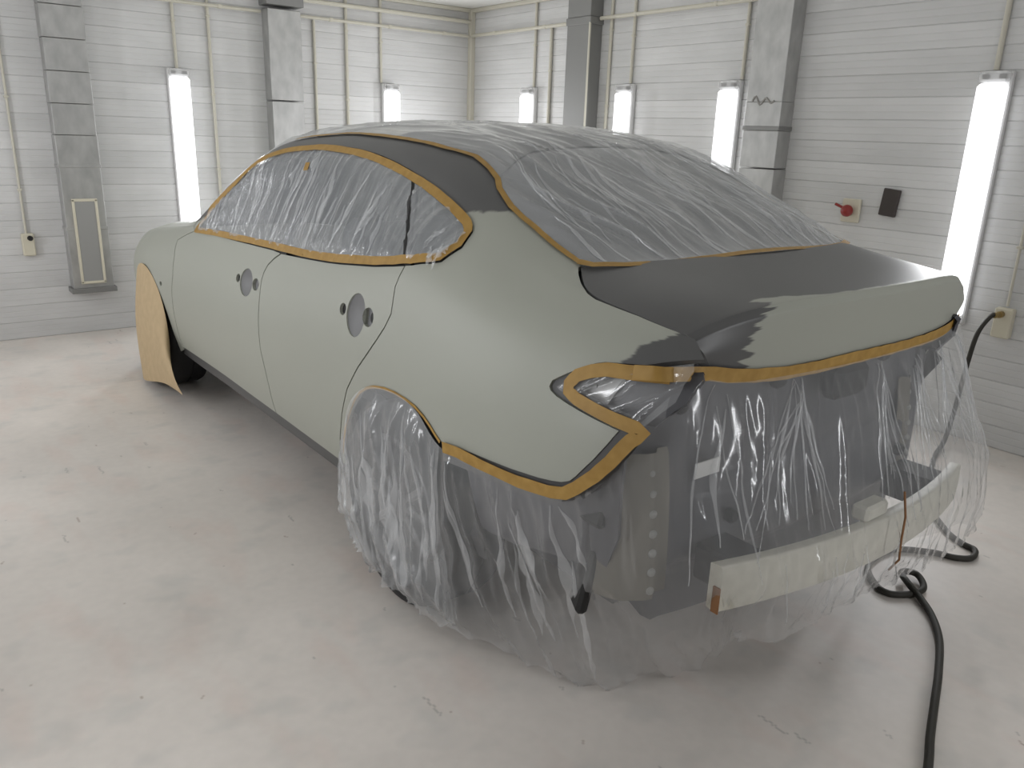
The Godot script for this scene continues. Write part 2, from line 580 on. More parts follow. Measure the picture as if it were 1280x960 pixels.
# A piece of the body's skin inside an outline given as (x, section).
func skin(outline: PackedVector2Array, side := -1.0, gap := 0.003, lift := 0.0, holes: Array = [], cell := Vector2(0.045, 0.0255), bump := "", edge := 0.014) -> Shape:
	var shape := Shape.new()
	var poly := scaled(outline)
	if gap > 0.0:
		var best := PackedVector2Array()
		for q in Geometry2D.offset_polygon(poly, -gap, Geometry2D.JOIN_MITER):
			if q.size() > best.size():
				best = q
		poly = best
	var cuts := []
	for hole in holes:
		cuts.append(scaled(hole))
	var lo := poly[0]
	var hi := poly[0]
	for p in poly:
		lo = lo.min(p)
		hi = hi.max(p)
	var seen := {}
	var place := func(p: Vector2) -> int:
		var key := Vector2i(roundi(p.x * 50000.0), roundi(p.y * 50000.0))
		if seen.has(key):
			return seen[key]
		var x := clampf(p.x, STATIONS[0][0], STATIONS[-1][0])
		var s := clampf(p.y / SV, 0.0, 8.0)
		var at := surf(x, s, side)
		var n := surf_normal(x, s, side)
		if bump:
			var e := 0.004
			var h0: float = relief(bump, x, s)
			var px := surf(x + e, s, side) + n * relief(bump, x + e, s)
			var ps := surf(x, minf(s + e / SV, 8.0), side) + n * relief(bump, x, s + e / SV)
			at += n * h0
			var m := (px - at).cross(ps - at).normalized()
			n = m if m.dot(n) > 0.0 else -m
		var k := shape.add(at + n * lift, n, Vector2((p.x + 1.1) / 3.3, s / 8.0))
		seen[key] = k
		return k
	for a in range(floori(lo.x / cell.x), ceili(hi.x / cell.x)):
		for b in range(floori(lo.y / cell.y), ceili(hi.y / cell.y)):
			var r := PackedVector2Array([Vector2(a, b) * cell, Vector2(a + 1, b) * cell, Vector2(a + 1, b + 1) * cell, Vector2(a, b + 1) * cell])
			var pieces := Geometry2D.intersect_polygons(r, poly)
			for cut in cuts:
				var left := []
				for piece in pieces:
					left.append_array(Geometry2D.clip_polygons(piece, cut))
				pieces.assign(left)
			for piece in pieces:
				var tris := Geometry2D.triangulate_polygon(piece)
				for k in tris.size() / 3:
					shape.tri(place.call(piece[tris[3 * k]]), place.call(piece[tris[3 * k + 1]]), place.call(piece[tris[3 * k + 2]]))
	# the folded edge
	if edge > 0.0:
		for loop in [poly] + cuts:
			for k in loop.size():
				var p: Vector2 = loop[k]
				var q: Vector2 = loop[(k + 1) % loop.size()]
				var steps := maxi(1, ceili(p.distance_to(q) / 0.05))
				for j in steps:
					var u := p.lerp(q, float(j) / steps)
					var w := p.lerp(q, float(j + 1) / steps)
					var pu := surf(clampf(u.x, -1.02, 3.7), clampf(u.y / SV, 0, 8), side)
					var pw := surf(clampf(w.x, -1.02, 3.7), clampf(w.y / SV, 0, 8), side)
					var nu := surf_normal(clampf(u.x, -1.02, 3.7), clampf(u.y / SV, 0, 8), side)
					var nn := (pw - pu).cross(nu).normalized()
					var i0 := shape.add(pu + nu * lift, nn, Vector2((u.x + 1.1) / 3.3, u.y / SV / 8.0))
					var i1 := shape.add(pw + nu * lift, nn, Vector2((w.x + 1.1) / 3.3, w.y / SV / 8.0))
					var i2 := shape.add(pu + nu * (lift - edge), nn, Vector2((u.x + 1.1) / 3.3, u.y / SV / 8.0))
					var i3 := shape.add(pw + nu * (lift - edge), nn, Vector2((w.x + 1.1) / 3.3, w.y / SV / 8.0))
					shape.tri(i0, i1, i2)
					shape.tri(i1, i3, i2)
	return shape


# A strip of tape: a ribbon along points with a normal at each.
func ribbon(path: Array, normals: Array, width: float, seed_ := 1.0) -> Shape:
	var shape := Shape.new()
	var grid := []
	for k in path.size():
		var along: Vector3 = (path[mini(k + 1, path.size() - 1)] - path[maxi(k - 1, 0)]).normalized()
		var n: Vector3 = normals[k]
		var side := along.cross(n).normalized()
		var line := []
		for j in 4:
			var f := j / 3.0 - 0.5
			var wob := 0.0016 * noise.get_noise_2d(k * 9.0 + seed_ * 77.0, j * 90.0)
			line.append(path[k] + side * (f * width * (1.0 + 0.14 * noise.get_noise_2d(k * 6.0, seed_ * 31.0))) + n * (0.0015 + wob))
		grid.append(line)
	var out := Vector3.ZERO
	for n in normals:
		out += n
	shape.sheet(grid, out)
	return shape


func body_ribbon(points: PackedVector2Array, width: float, side := -1.0, lift := 0.001, seed_ := 1.0) -> Shape:
	var path := []
	var normals := []
	for k in points.size() - 1:
		var steps := maxi(1, ceili(scaled(points)[k].distance_to(scaled(points)[k + 1]) / 0.02))
		for j in steps + (1 if k == points.size() - 2 else 0):
			var p := points[k].lerp(points[k + 1], float(j) / steps)
			normals.append(surf_normal(p.x, p.y, side))
			path.append(surf(p.x, p.y, side) + normals[-1] * lift)
	return ribbon(path, normals, width, seed_)


const LAMP_TAPE := [-0.283, 1.98, -0.352, 2.02, -0.444, 2.02, -0.600, 2.04, -0.705, 2.09, -0.748, 2.14, -0.778, 2.25, -0.823, 2.46, -0.857, 2.67, -0.894, 2.98, -0.918, 3.11, -0.901, 3.16, -0.853, 3.21, -0.794, 3.29, -0.752, 3.35, -0.724, 3.43, -0.721, 3.54, -0.736, 3.70, -0.768, 3.83, -0.803, 3.93, -0.872, 3.99, -0.941, 4.06]


func _ready() -> void:
	view_and_light()
	noise.seed = 4
	noise.frequency = 0.01
	noise_b.seed = 23
	noise_b.noise_type = FastNoiseLite.TYPE_SIMPLEX_SMOOTH
	noise_b.frequency = 1.0
	noise_b.fractal_type = FastNoiseLite.FRACTAL_NONE
	make_materials()
	room()
	car()
	masking()
	lamps()
	ducts()
	pipes_and_boxes()
	hose()


func view_and_light() -> void:
	var camera := Camera3D.new()
	camera.name = "camera"
	add_child(camera)
	camera.transform = Transform3D(Basis(Vector3(-0.60719943, 0.03337406, 0.79384824), Vector3(0.25522153, 0.95436287, 0.15509186), Vector3(-0.75244324, 0.29677885, -0.58800637)).orthonormalized(), Vector3(-2.023991, 1.4759675, -2.029009))
	camera.fov = rad_to_deg(2.0 * atan(480.0 / 1004.17))
	camera.near = 0.05
	camera.current = true
	var e := Environment.new()
	e.background_mode = Environment.BG_COLOR
	e.background_color = Color(0, 0, 0)
	e.ambient_light_source = Environment.AMBIENT_SOURCE_DISABLED
	e.tonemap_mode = Environment.TONE_MAPPER_LINEAR
	e.tonemap_exposure = 0.48
	e.sdfgi_enabled = true
	e.ssao_enabled = true
	e.ssil_enabled = true
	var w := WorldEnvironment.new()
	w.name = "surroundings"
	w.environment = e
	add_child(w)


const LAMP_ENERGY := 2.2


# ------------------------------------------------------------------ the booth

func board_mesh(length: float) -> ArrayMesh:
	var profile := [[0.008, 0.0], [0.008, 0.0012], [0.0115, 0.003], [0.0125, 0.007], [0.0125, 0.036], [0.0112, 0.040], [0.0125, 0.044], [0.0125, 0.072], [0.0112, 0.076], [0.0125, 0.080], [0.0125, 0.1095], [0.0115, 0.1135], [0.008, 0.1155]]
	var s := Shape.new()
	for k in profile.size() - 1:
		var a: Array = profile[k]
		var b: Array = profile[k + 1]
		var n := Vector3(0, -(b[0] - a[0]), b[1] - a[1]).normalized()
		s.face([Vector3(0, a[1], a[0]), Vector3(length, a[1], a[0]), Vector3(length, b[1], b[0]), Vector3(0, b[1], b[0])], n)
	return s.mesh()


# Walls are built with x along the wall and z into the room.
func wall(called: String, label: String, from: Vector3, turn: float, length: float) -> void:
	var o := Node3D.new()
	o.name = called
	add_child(o)
	o.position = from
	o.rotation.y = turn
	structure(o, label, "wall")
	var back := Shape.new()
	back.box(Vector3(length / 2, CEILING_Y / 2 + 0.05, -0.0615), Vector3(length + 0.2, CEILING_Y + 0.1, 0.1), Basis.IDENTITY, 0.0)
	put("wall_backing", back, "wall_backing", o)
	var mesh := board_mesh(length)
	for k in 22:
		var b := put("board", mesh, "wall_board_%d" % ((k * 7 + 3 * (k / 3)) % 3), o, Vector3(0, k * BOARD, -0.0125))
		if k == 21:
			b.scale.y = (CEILING_Y - 21 * BOARD) / BOARD


func room() -> void:
	var f := Shape.new()
	var a := Vector3(BACK_X - 0.15, 0, LEFT_Z - 0.15)
	var b := Vector3(FRONT_X + 0.15, 0, RIGHT_Z + 0.15)
	var k0 := f.add(Vector3(a.x, 0, a.z), Vector3.UP, Vector2(0, 0))
	var k1 := f.add(Vector3(b.x, 0, a.z), Vector3.UP, Vector2(1.25, 0))
	var k2 := f.add(Vector3(b.x, 0, b.z), Vector3.UP, Vector2(1.25, 0.9))
	var k3 := f.add(Vector3(a.x, 0, b.z), Vector3.UP, Vector2(0, 0.9))
	f.tri(k0, k1, k2)
	f.tri(k0, k2, k3)
	f.face([a + Vector3.DOWN * 0.1, Vector3(b.x, -0.1, a.z), b + Vector3.DOWN * 0.1, Vector3(a.x, -0.1, b.z)], Vector3.DOWN)
	structure(put("floor", f, "floor_paint"), "pale worn floor of the paint booth with faint pinkish scuffs", "floor")
	var c := Shape.new()
	c.box(Vector3((a.x + b.x) / 2, CEILING_Y + 0.05, (a.z + b.z) / 2), Vector3(b.x - a.x, 0.1, b.z - a.z), Basis.IDENTITY, 0.0)
	structure(put("ceiling", c, "ceiling_white"), "white flat ceiling seen only at the booth corner", "ceiling")
	wall("wall_front", "white boarded wall ahead of the car's nose", Vector3(FRONT_X, 0, LEFT_Z), -PI / 2, RIGHT_Z - LEFT_Z)
	wall("wall_right", "white boarded wall with four tube lamps beyond the car", Vector3(FRONT_X, 0, RIGHT_Z), PI, FRONT_X - BACK_X)
	wall("wall_left", "white boarded wall behind the camera on the car's left", Vector3(BACK_X, 0, LEFT_Z), 0.0, FRONT_X - BACK_X)
	wall("wall_back", "white boarded wall behind the tail of the car", Vector3(BACK_X, 0, RIGHT_Z), PI / 2, RIGHT_Z - LEFT_Z)
	var t := Shape.new()
	t.box(Vector3(FRONT_X - 0.022, CEILING_Y / 2, RIGHT_Z - 0.022), Vector3(0.05, CEILING_Y, 0.05), Basis.IDENTITY, 0.006)
	structure(put("trim_1", t, "pipe_plastic"), "cream upright trim strip in the booth corner", "trim")
	var g := Shape.new()
	g.box(Vector3(FRONT_X - 0.02, CEILING_Y - 0.015, (LEFT_Z + RIGHT_Z) / 2), Vector3(0.045, 0.03, RIGHT_Z - LEFT_Z), Basis.IDENTITY, 0.006)
	structure(put("trim_2", g, "pipe_plastic"), "cream trim where the front wall meets the ceiling", "trim")
	var h := Shape.new()
	h.box(Vector3((BACK_X + FRONT_X) / 2, CEILING_Y - 0.015, RIGHT_Z - 0.02), Vector3(FRONT_X - BACK_X, 0.03, 0.045), Basis.IDENTITY, 0.006)
	structure(put("trim_3", h, "pipe_plastic"), "cream trim where the right wall meets the ceiling", "trim")


# A tube lamp on a wall: y up, z into the room.
func lamp(at: Vector3, turn: float, label: String) -> void:
	var o := thing("wall_lamp", label, "lamp", at, "upright tube lamps on the booth walls")
	o.rotation.y = turn
	var body := Shape.new()
	body.box(Vector3(0, 0, 0.02), Vector3(0.142, 1.24, 0.04), Basis.IDENTITY, 0.008)
	put("housing", body, "lamp_body", o)
	var glow := Shape.new()
	glow.box(Vector3(0, -0.005, 0.063), Vector3(0.138, 1.13, 0.046), Basis.IDENTITY, 0.016)
	put("lamp_diffuser", glow, "lamp_glow", o)
	for e in [-1, 1]:
		var cap := Shape.new()
		cap.box(Vector3(0, e * 0.592, 0.06), Vector3(0.142, 0.05, 0.05), Basis.IDENTITY, 0.012)
		var c := put("end_cap", cap, "lamp_clear", o)
		for s in [-1, 1]:
			var clip := Shape.new()
			clip.box(Vector3(s * 0.038, e * 0.592, 0.062), Vector3(0.03, 0.022, 0.03), Basis.IDENTITY, 0.005)
			put("tube_holder", clip, "clip_grey", c)
	var l := AreaLight3D.new()
	l.name = "light"
	l.area_size = Vector2(0.13, 1.12)
	l.light_energy = LAMP_ENERGY
	l.light_color = Color(0.985, 0.99, 1.0)
	l.shadow_enabled = true
	l.area_range = 12.0
	o.add_child(l)
	l.position = Vector3(0, -0.005, 0.09)
	l.rotation.y = PI


func lamps() -> void:
	var y := 1.225
	lamp(Vector3(FRONT_X, y, -0.206), -PI / 2, "glowing upright tube lamp on the front wall beyond the windscreen pillar")
	lamp(Vector3(FRONT_X, y, 1.515), -PI / 2, "small-looking tube lamp on the front wall, half hidden behind the car roof")
	lamp(Vector3(3.46, y, RIGHT_Z), PI, "tube lamp on the right wall nearest the booth corner")
	lamp(Vector3(2.35, y, RIGHT_Z), PI, "tube lamp on the right wall beside the dark grey duct")
	lamp(Vector3(1.42, y, RIGHT_Z), PI, "tube lamp on the right wall beside the pale duct with a stain")
	lamp(Vector3(-0.155, y, RIGHT_Z), PI, "long bright tube lamp above the boot lid, largest in view")
	for q in [[3.3, "tube lamp on the left wall closest to the front wall"], [1.5, "middle tube lamp of the left wall"], [-0.4, "rearmost tube lamp of the left wall"]]:
		lamp(Vector3(q[0], y, LEFT_Z), 0.0, q[1])
	lamp(Vector3(BACK_X, y, 0.1), PI / 2, "tube lamp on the back wall behind the car")


func section(o: Node3D, at: Vector3, size: Vector3, material := "galvanised", called := "duct_section", label := "") -> MeshInstance3D:
	var s := Shape.new()
	s.box(at, size, Basis.IDENTITY, 0.003)
	return put(called, s, material, o, Vector3.ZERO, label)


# Ducts are built with x along the wall and z into the room, the base on the floor line.
func ducts() -> void:
	var d := 0.125
	var o := thing("air_duct", "grey sheet-metal duct with a cream-framed filter grille near the floor", "duct", Vector3(FRONT_X, 0, -0.925), "sheet-metal air ducts on the walls")
	o.rotation.y = -PI / 2
	var seams := [0.34, 0.755, 1.172, 1.372, 1.572, 1.772, 1.972, 2.172, CEILING_Y]
	for k in seams.size() - 1:
		section(o, Vector3(0, (seams[k] + seams[k + 1]) / 2, d / 2), Vector3(0.258 - 0.004 * (k % 2), seams[k + 1] - seams[k] - 0.003, d - 0.003 * (k % 2)))
	for y in [0.755, 1.172]:
		section(o, Vector3(0, y, d / 2), Vector3(0.268, 0.022, d + 0.008), "galvanised", "flange")
	section(o, Vector3(0, 0.325, d / 2), Vector3(0.29, 0.035, d + 0.03), "galvanised_dark", "bottom_collar")
	for q in [[Vector3(-0.071, 0.665, d + 0.006), Vector3(0.017, 0.575, 0.016)], [Vector3(0.071, 0.665, d + 0.006), Vector3(0.017, 0.575, 0.016)], [Vector3(0, 0.9475, d + 0.006), Vector3(0.159, 0.018, 0.016)], [Vector3(0, 0.3825, d + 0.006), Vector3(0.159, 0.018, 0.016)]]:
		section(o, q[0], q[1], "cream_plastic", "grille_frame")
	section(o, Vector3(0, 0.665, d + 0.003), Vector3(0.128, 0.552, 0.014), "filter_cloth", "filter_panel")

	o = thing("air_duct", "pale sheet-metal duct on the front wall rising behind the windscreen", "duct", Vector3(FRONT_X, 0, 0.575), "sheet-metal air ducts on the walls")
	o.rotation.y = -PI / 2
	section(o, Vector3(0, 1.03, d / 2), Vector3(0.25, 1.25, d))
	section(o, Vector3(0, 1.985, d / 2), Vector3(0.256, 0.64, d - 0.003))
	section(o, Vector3(0, 2.42, d / 2 + 0.01), Vector3(0.29, 0.18, d + 0.03), "galvanised_dark", "top_collar")
	section(o, Vector3(0, 0.385, d / 2), Vector3(0.28, 0.035, d + 0.03), "galvanised_dark", "bottom_collar")

	o = thing("air_duct", "dark grey sheet-metal duct on the right wall with a cream edge strip", "duct", Vector3(2.795, 0, RIGHT_Z), "sheet-metal air ducts on the walls")
	o.rotation.y = PI
	section(o, Vector3(0, 1.9, d / 2), Vector3(0.25, 0.73, d), "galvanised_dark")
	section(o, Vector3(0, 1.525, d / 2), Vector3(0.27, 0.02, d + 0.015), "galvanised", "flange")
	section(o, Vector3(0, 0.95, d / 2), Vector3(0.254, 1.13, d), "galvanised_dark")
	section(o, Vector3(0, 2.285, d / 2), Vector3(0.27, 0.05, d + 0.012), "galvanised_dark", "flange")
	section(o, Vector3(0, 2.41, d / 2), Vector3(0.25, 0.2, d), "galvanised_dark")
	section(o, Vector3(0.127, 1.9, d + 0.001), Vector3(0.014, 0.74, 0.014), "pipe_plastic", "edge_strip")

	o = thing("air_duct", "pale sheet-metal duct on the right wall with a dark clamp band", "duct", Vector3(1.098, 0, RIGHT_Z), "sheet-metal air ducts on the walls")
	o.rotation.y = PI
	section(o, Vector3(0, 2.11, d / 2), Vector3(0.25, 0.8, d))
	section(o, Vector3(0, 1.63, d / 2), Vector3(0.254, 0.16, d + 0.002))
	section(o, Vector3(0, 1.56, d / 2), Vector3(0.264, 0.026, d + 0.012), "galvanised_dark", "clamp_band")
	section(o, Vector3(0, 1.44, d / 2), Vector3(0.252, 0.215, d))
	section(o, Vector3(0, 0.86, d / 2), Vector3(0.256, 0.93, d - 0.002))
	section(o, Vector3(0, 0.385, d / 2), Vector3(0.28, 0.035, d + 0.03), "galvanised_dark", "bottom_collar")
	var st := Shape.new()
	var pts := []
	for k in 15:
		pts.append(Vector3(-0.08 + 0.011 * k, 1.715 + 0.03 * sin(k * 0.9) * (1.0 - k / 20.0), d + 0.002))
	st.tube(pts, 0.006, 6)
	put("glue_smear", st, "smear", o)


func pipe(label: String, points: Array, radius := 0.011, called := "conduit_pipe", group := "conduit pipes on the walls") -> void:
	var s := Shape.new()
	s.tube(points, radius, 10)
	var o := thing(called, label, "pipe", points[0], group)
	var m := put("tube", s, "pipe_plastic", o)
	m.position = -points[0]
	# wall clips
	for k in points.size() - 1:
		var a: Vector3 = points[k]
		var b: Vector3 = points[k + 1]
		var count := int(a.distance_to(b) / 0.5)
		for j in count:
			var c := Shape.new()
			var at := a.lerp(b, (j + 0.5) / count)
			c.box(at - points[0], Vector3(0.028, 0.014, 0.028) if absf(a.y - b.y) > 0.1 else Vector3(0.03, 0.028, 0.03), Basis.IDENTITY, 0.003)
			put("wall_clip", c, "pipe_plastic", o)


func pipes_and_boxes() -> void:
	var fx := FRONT_X - 0.014
	var rz := RIGHT_Z - 0.014
	var top := CEILING_Y - 0.03
	pipe("level cream pipe on the front wall between the grille duct and the pale duct", [Vector3(fx - 0.025, 2.285, -0.78), Vector3(fx - 0.025, 2.285, 0.425)], 0.012)
	pipe("lower of two level cream pipes from the pale duct to the booth corner", [Vector3(fx - 0.025, 2.285, 0.725), Vector3(fx - 0.025, 2.285, RIGHT_Z - 0.06)], 0.012)
	pipe("upper of two level cream pipes from the pale duct to the booth corner", [Vector3(fx - 0.03, 2.40, 0.73), Vector3(fx - 0.03, 2.40, RIGHT_Z - 0.06)], 0.016)
	pipe("long cream pipe running level along the right wall", [Vector3(FRONT_X - 0.06, 2.29, rz - 0.025), Vector3(2.95, 2.29, rz - 0.025)], 0.014)
	pipe("level cream pipe between the two ducts of the right wall", [Vector3(2.65, 2.30, rz - 0.025), Vector3(1.25, 2.30, rz - 0.025)], 0.014)
	pipe("short upright pipe feeding the lamp beyond the windscreen pillar", [Vector3(fx, top, -0.204), Vector3(fx, 1.84, -0.204)])
	pipe("upright cream pipe beside the lamp beyond the windscreen pillar", [Vector3(fx, top, 0.04), Vector3(fx, 0.35, 0.045)])
	pipe("greyish upright pipe next to the pale duct on the front wall", [Vector3(fx, 2.27, 0.855), Vector3(fx, 0.4, 0.86)])
	pipe("upright cream pipe midway between duct and lamp on the front wall", [Vector3(fx, top, 1.13), Vector3(fx, 0.4, 1.13)], 0.013)
	pipe("short upright pipe above the half hidden front wall lamp", [Vector3(fx, top, 1.44), Vector3(fx, 1.85, 1.44)])
	pipe("thin upright pipe running down to the left wall socket box", [Vector3(fx, top, -1.285), Vector3(fx, 0.72, -1.285)], 0.008)
	pipe("upright pipe above the lamp nearest the booth corner", [Vector3(3.43, top, rz), Vector3(3.43, 1.85, rz)])
	pipe("flat pale strip pipe left of the dark duct", [Vector3(3.23, 2.28, rz), Vector3(3.23, 0.4, rz)], 0.013)
	pipe("upright cream pipe close against the dark duct", [Vector3(2.56, top, rz), Vector3(2.56, 0.4, rz)], 0.012)
	pipe("upright pipe above the lamp beside the dark duct", [Vector3(2.33, top, rz), Vector3(2.33, 1.85, rz)])
	pipe("upright pipe above the lamp beside the pale stained duct", [Vector3(1.36, top, rz), Vector3(1.36, 1.85, rz)])
	pipe("upright pipe above the largest lamp", [Vector3(-0.135, top, rz), Vector3(-0.135, 1.85, rz)], 0.013)
	pipe("thin upright pipe running down to the hose outlet box", [Vector3(-0.41, top, rz), Vector3(-0.41, 0.74, rz)], 0.007)

	# socket box of the front wall
	var o := thing("socket_box", "cream wall box with a black outlet on the front wall", "socket box", Vector3(FRONT_X, 0.65, -1.28))
	var b := Shape.new()
	b.box(Vector3(-0.02, 0, 0), Vector3(0.04, 0.15, 0.075), Basis.IDENTITY, 0.006)
	put("box", b, "cream_plastic", o)
	var p := Shape.new()
	p.lathe([Vector2(0, 0.03), Vector2(0.012, 0.03), Vector2(0.017, 0.02), Vector2(0.017, 0)], Vector3(-0.04, 0.045, 0.012), Vector3(-1, 0, 0), 14)
	put("outlet", p, "black", o)

	o = thing("hose_outlet_box", "cream wall box with a brass outlet where the black hose starts", "outlet box", Vector3(-0.41, 0.655, RIGHT_Z))
	b = Shape.new()
	b.box(Vector3(0, 0, -0.022), Vector3(0.085, 0.15, 0.045), Basis.IDENTITY, 0.006)
	put("box", b, "cream_plastic", o)
	p = Shape.new()
	p.lathe([Vector2(0, 0.05), Vector2(0.01, 0.05), Vector2(0.012, 0.03), Vector2(0.017, 0.028), Vector2(0.017, 0)], Vector3(0.008, 0.045, -0.045), Vector3(0, 0, -1), 12)
	put("outlet", p, "brass", o)

	o = thing("signal_button", "round red knob with a stub on a cream wall plate", "button", Vector3(0.503, 1.125, RIGHT_Z))
	b = Shape.new()
	b.box(Vector3(0, 0, -0.01), Vector3(0.11, 0.13, 0.02), Basis.IDENTITY, 0.005)
	put("plate", b, "cream_plastic", o)
	p = Shape.new()
	var prof := []
	for k in 11:
		var a := PI * k / 10.0
		prof.append(Vector2(0.034 * sin(a), 0.034 - 0.034 * cos(a)))
	prof.reverse()
	p.lathe(prof, Vector3(0, 0, -0.02), Vector3(0, 0, -1), 20, 0.2)
	put("knob", p, "red_plastic", o)
	var q := Shape.new()
	q.tube([Vector3(0.02, 0.012, -0.05), Vector3(0.075, 0.032, -0.055)], 0.008, 8)
	put("stub", q, "red_plastic", o)

	var pl := Shape.new()
	pl.box(Vector3.ZERO, Vector3(0.095, 0.145, 0.02), Basis(Vector3(0, 0, 1), deg_to_rad(5.0)), 0.004)
	tag(put("wall_plate", pl, "dark_plate", self, Vector3(0.283, 1.187, RIGHT_Z - 0.012)), "small dark brown plate tilted on the right wall beside the red knob", "plate")


func hose() -> void:
	var c := Curve3D.new()
	var pts := [Vector3(-0.402, 0.70, 2.266), Vector3(-0.385, 0.695, 2.245), Vector3(-0.35, 0.6, 2.22), Vector3(-0.335, 0.42, 2.21), Vector3(-0.33, 0.2, 2.19), Vector3(-0.34, 0.05, 2.12), Vector3(-0.38, 0.012, 1.95), Vector3(-0.5, 0.012, 1.65), Vector3(-0.62, 0.012, 1.38), Vector3(-0.8, 0.012, 1.17), Vector3(-0.889, 0.012, 1.11), Vector3(-0.945, 0.012, 1.095), Vector3(-0.966, 0.012, 1.02), Vector3(-0.928, 0.012, 0.968), Vector3(-0.85, 0.012, 0.93), Vector3(-0.76, 0.012, 0.82), Vector3(-0.77, 0.012, 0.64), Vector3(-0.85, 0.012, 0.535), Vector3(-0.915, 0.012, 0.512), Vector3(-0.963, 0.012, 0.575), Vector3(-0.968, 0.014, 0.65), Vector3(-0.915, 0.025, 0.70), Vector3(-0.885, 0.034, 0.65), Vector3(-0.94, 0.032, 0.595), Vector3(-0.99, 0.018, 0.572), Vector3(-1.071, 0.012, 0.499), Vector3(-1.15, 0.012, 0.383), Vector3(-1.226, 0.012, 0.219), Vector3(-1.288, 0.012, 0.066), Vector3(-1.343, 0.012, -0.07), Vector3(-1.395, 0.012, -0.188), Vector3(-1.5, 0.012, -0.45), Vector3(-1.75, 0.012, -0.85), Vector3(-2.2, 0.012, -1.2)]
	for k in pts.size():
		var m: Vector3 = (pts[mini(k + 1, pts.size() - 1)] - pts[maxi(k - 1, 0)]) / 6.0
		c.add_point(pts[k], -m, m)
	c.bake_interval = 0.015
	var path := []
	for p in c.get_baked_points():
		path.append(p)
	var s := Shape.new()
	s.tube(path, 0.0115, 10)
	var o := thing("air_hose", "black air hose hanging from the wall outlet and looping over the floor", "hose", Vector3(-1.395, 0, -0.188))
	put("hose_line", s, "hose_rubber", o).position = -o.position
	var f := Shape.new()
	f.tube([Vector3(-0.402, 0.70, 2.268), Vector3(-0.399, 0.70, 2.25)], 0.014, 10)
	put("coupling", f, "brass", o).position = -o.position


# ------------------------------------------------------------------ the car

const LID_CENTRE := [[-0.63, 1.176], [-0.75, 1.163], [-0.88, 1.15], [-1.000, 1.138], [-1.010, 1.118], [-0.993, 1.045], [-0.978, 0.968]]
const LID_EDGE := [[-0.515, 1.158, 0.640], [-0.62, 1.117, 0.702], [-0.79, 1.092, 0.702], [-0.915, 1.073, 0.688], [-0.932, 1.060, 0.682], [-0.946, 1.034, 0.660], [-0.945, 1.0, 0.632]]


func lid_point(a: float, t: float) -> Vector3:
	var i := clampi(int(floor(t)), 0, 5)
	var f := t - i
	var cr := func(p0: float, p1: float, p2: float, p3: float) -> float:
		return 0.5 * (2.0 * p1 + (p2 - p0) * f + (2.0 * p0 - 5.0 * p1 + 4.0 * p2 - p3) * f * f + (3.0 * p1 - p0 - 3.0 * p2 + p3) * f * f * f)
	var v := []
	for q in 5:
		var src: Array = LID_CENTRE if q < 2 else LID_EDGE
		var k := q if q < 2 else q - 2
		if i == 2 or i == 3 or i == 4:
			v.append(lerpf(src[i][k], src[i + 1][k], f) if i == 3 else cr.call(src[i - 1][k] if i != 4 else 2.0 * src[i][k] - src[i + 1][k], src[i][k], src[i + 1][k], src[i + 2][k] if i != 2 else 2.0 * src[i + 1][k] - src[i][k]))
		else:
			v.append(cr.call(src[maxi(i - 1, 0)][k], src[i][k], src[i + 1][k], src[mini(i + 2, 6)][k]))
	var w := absf(a)
	return Vector3(lerpf(v[0], v[2], pow(w, 2.8)), lerpf(v[1], v[3], pow(w, 5.0)), a * v[4] * (1.0 if a < 0.0 else lerpf(0.93, 0.85, clampf(t / 3.0, 0.0, 1.0))))


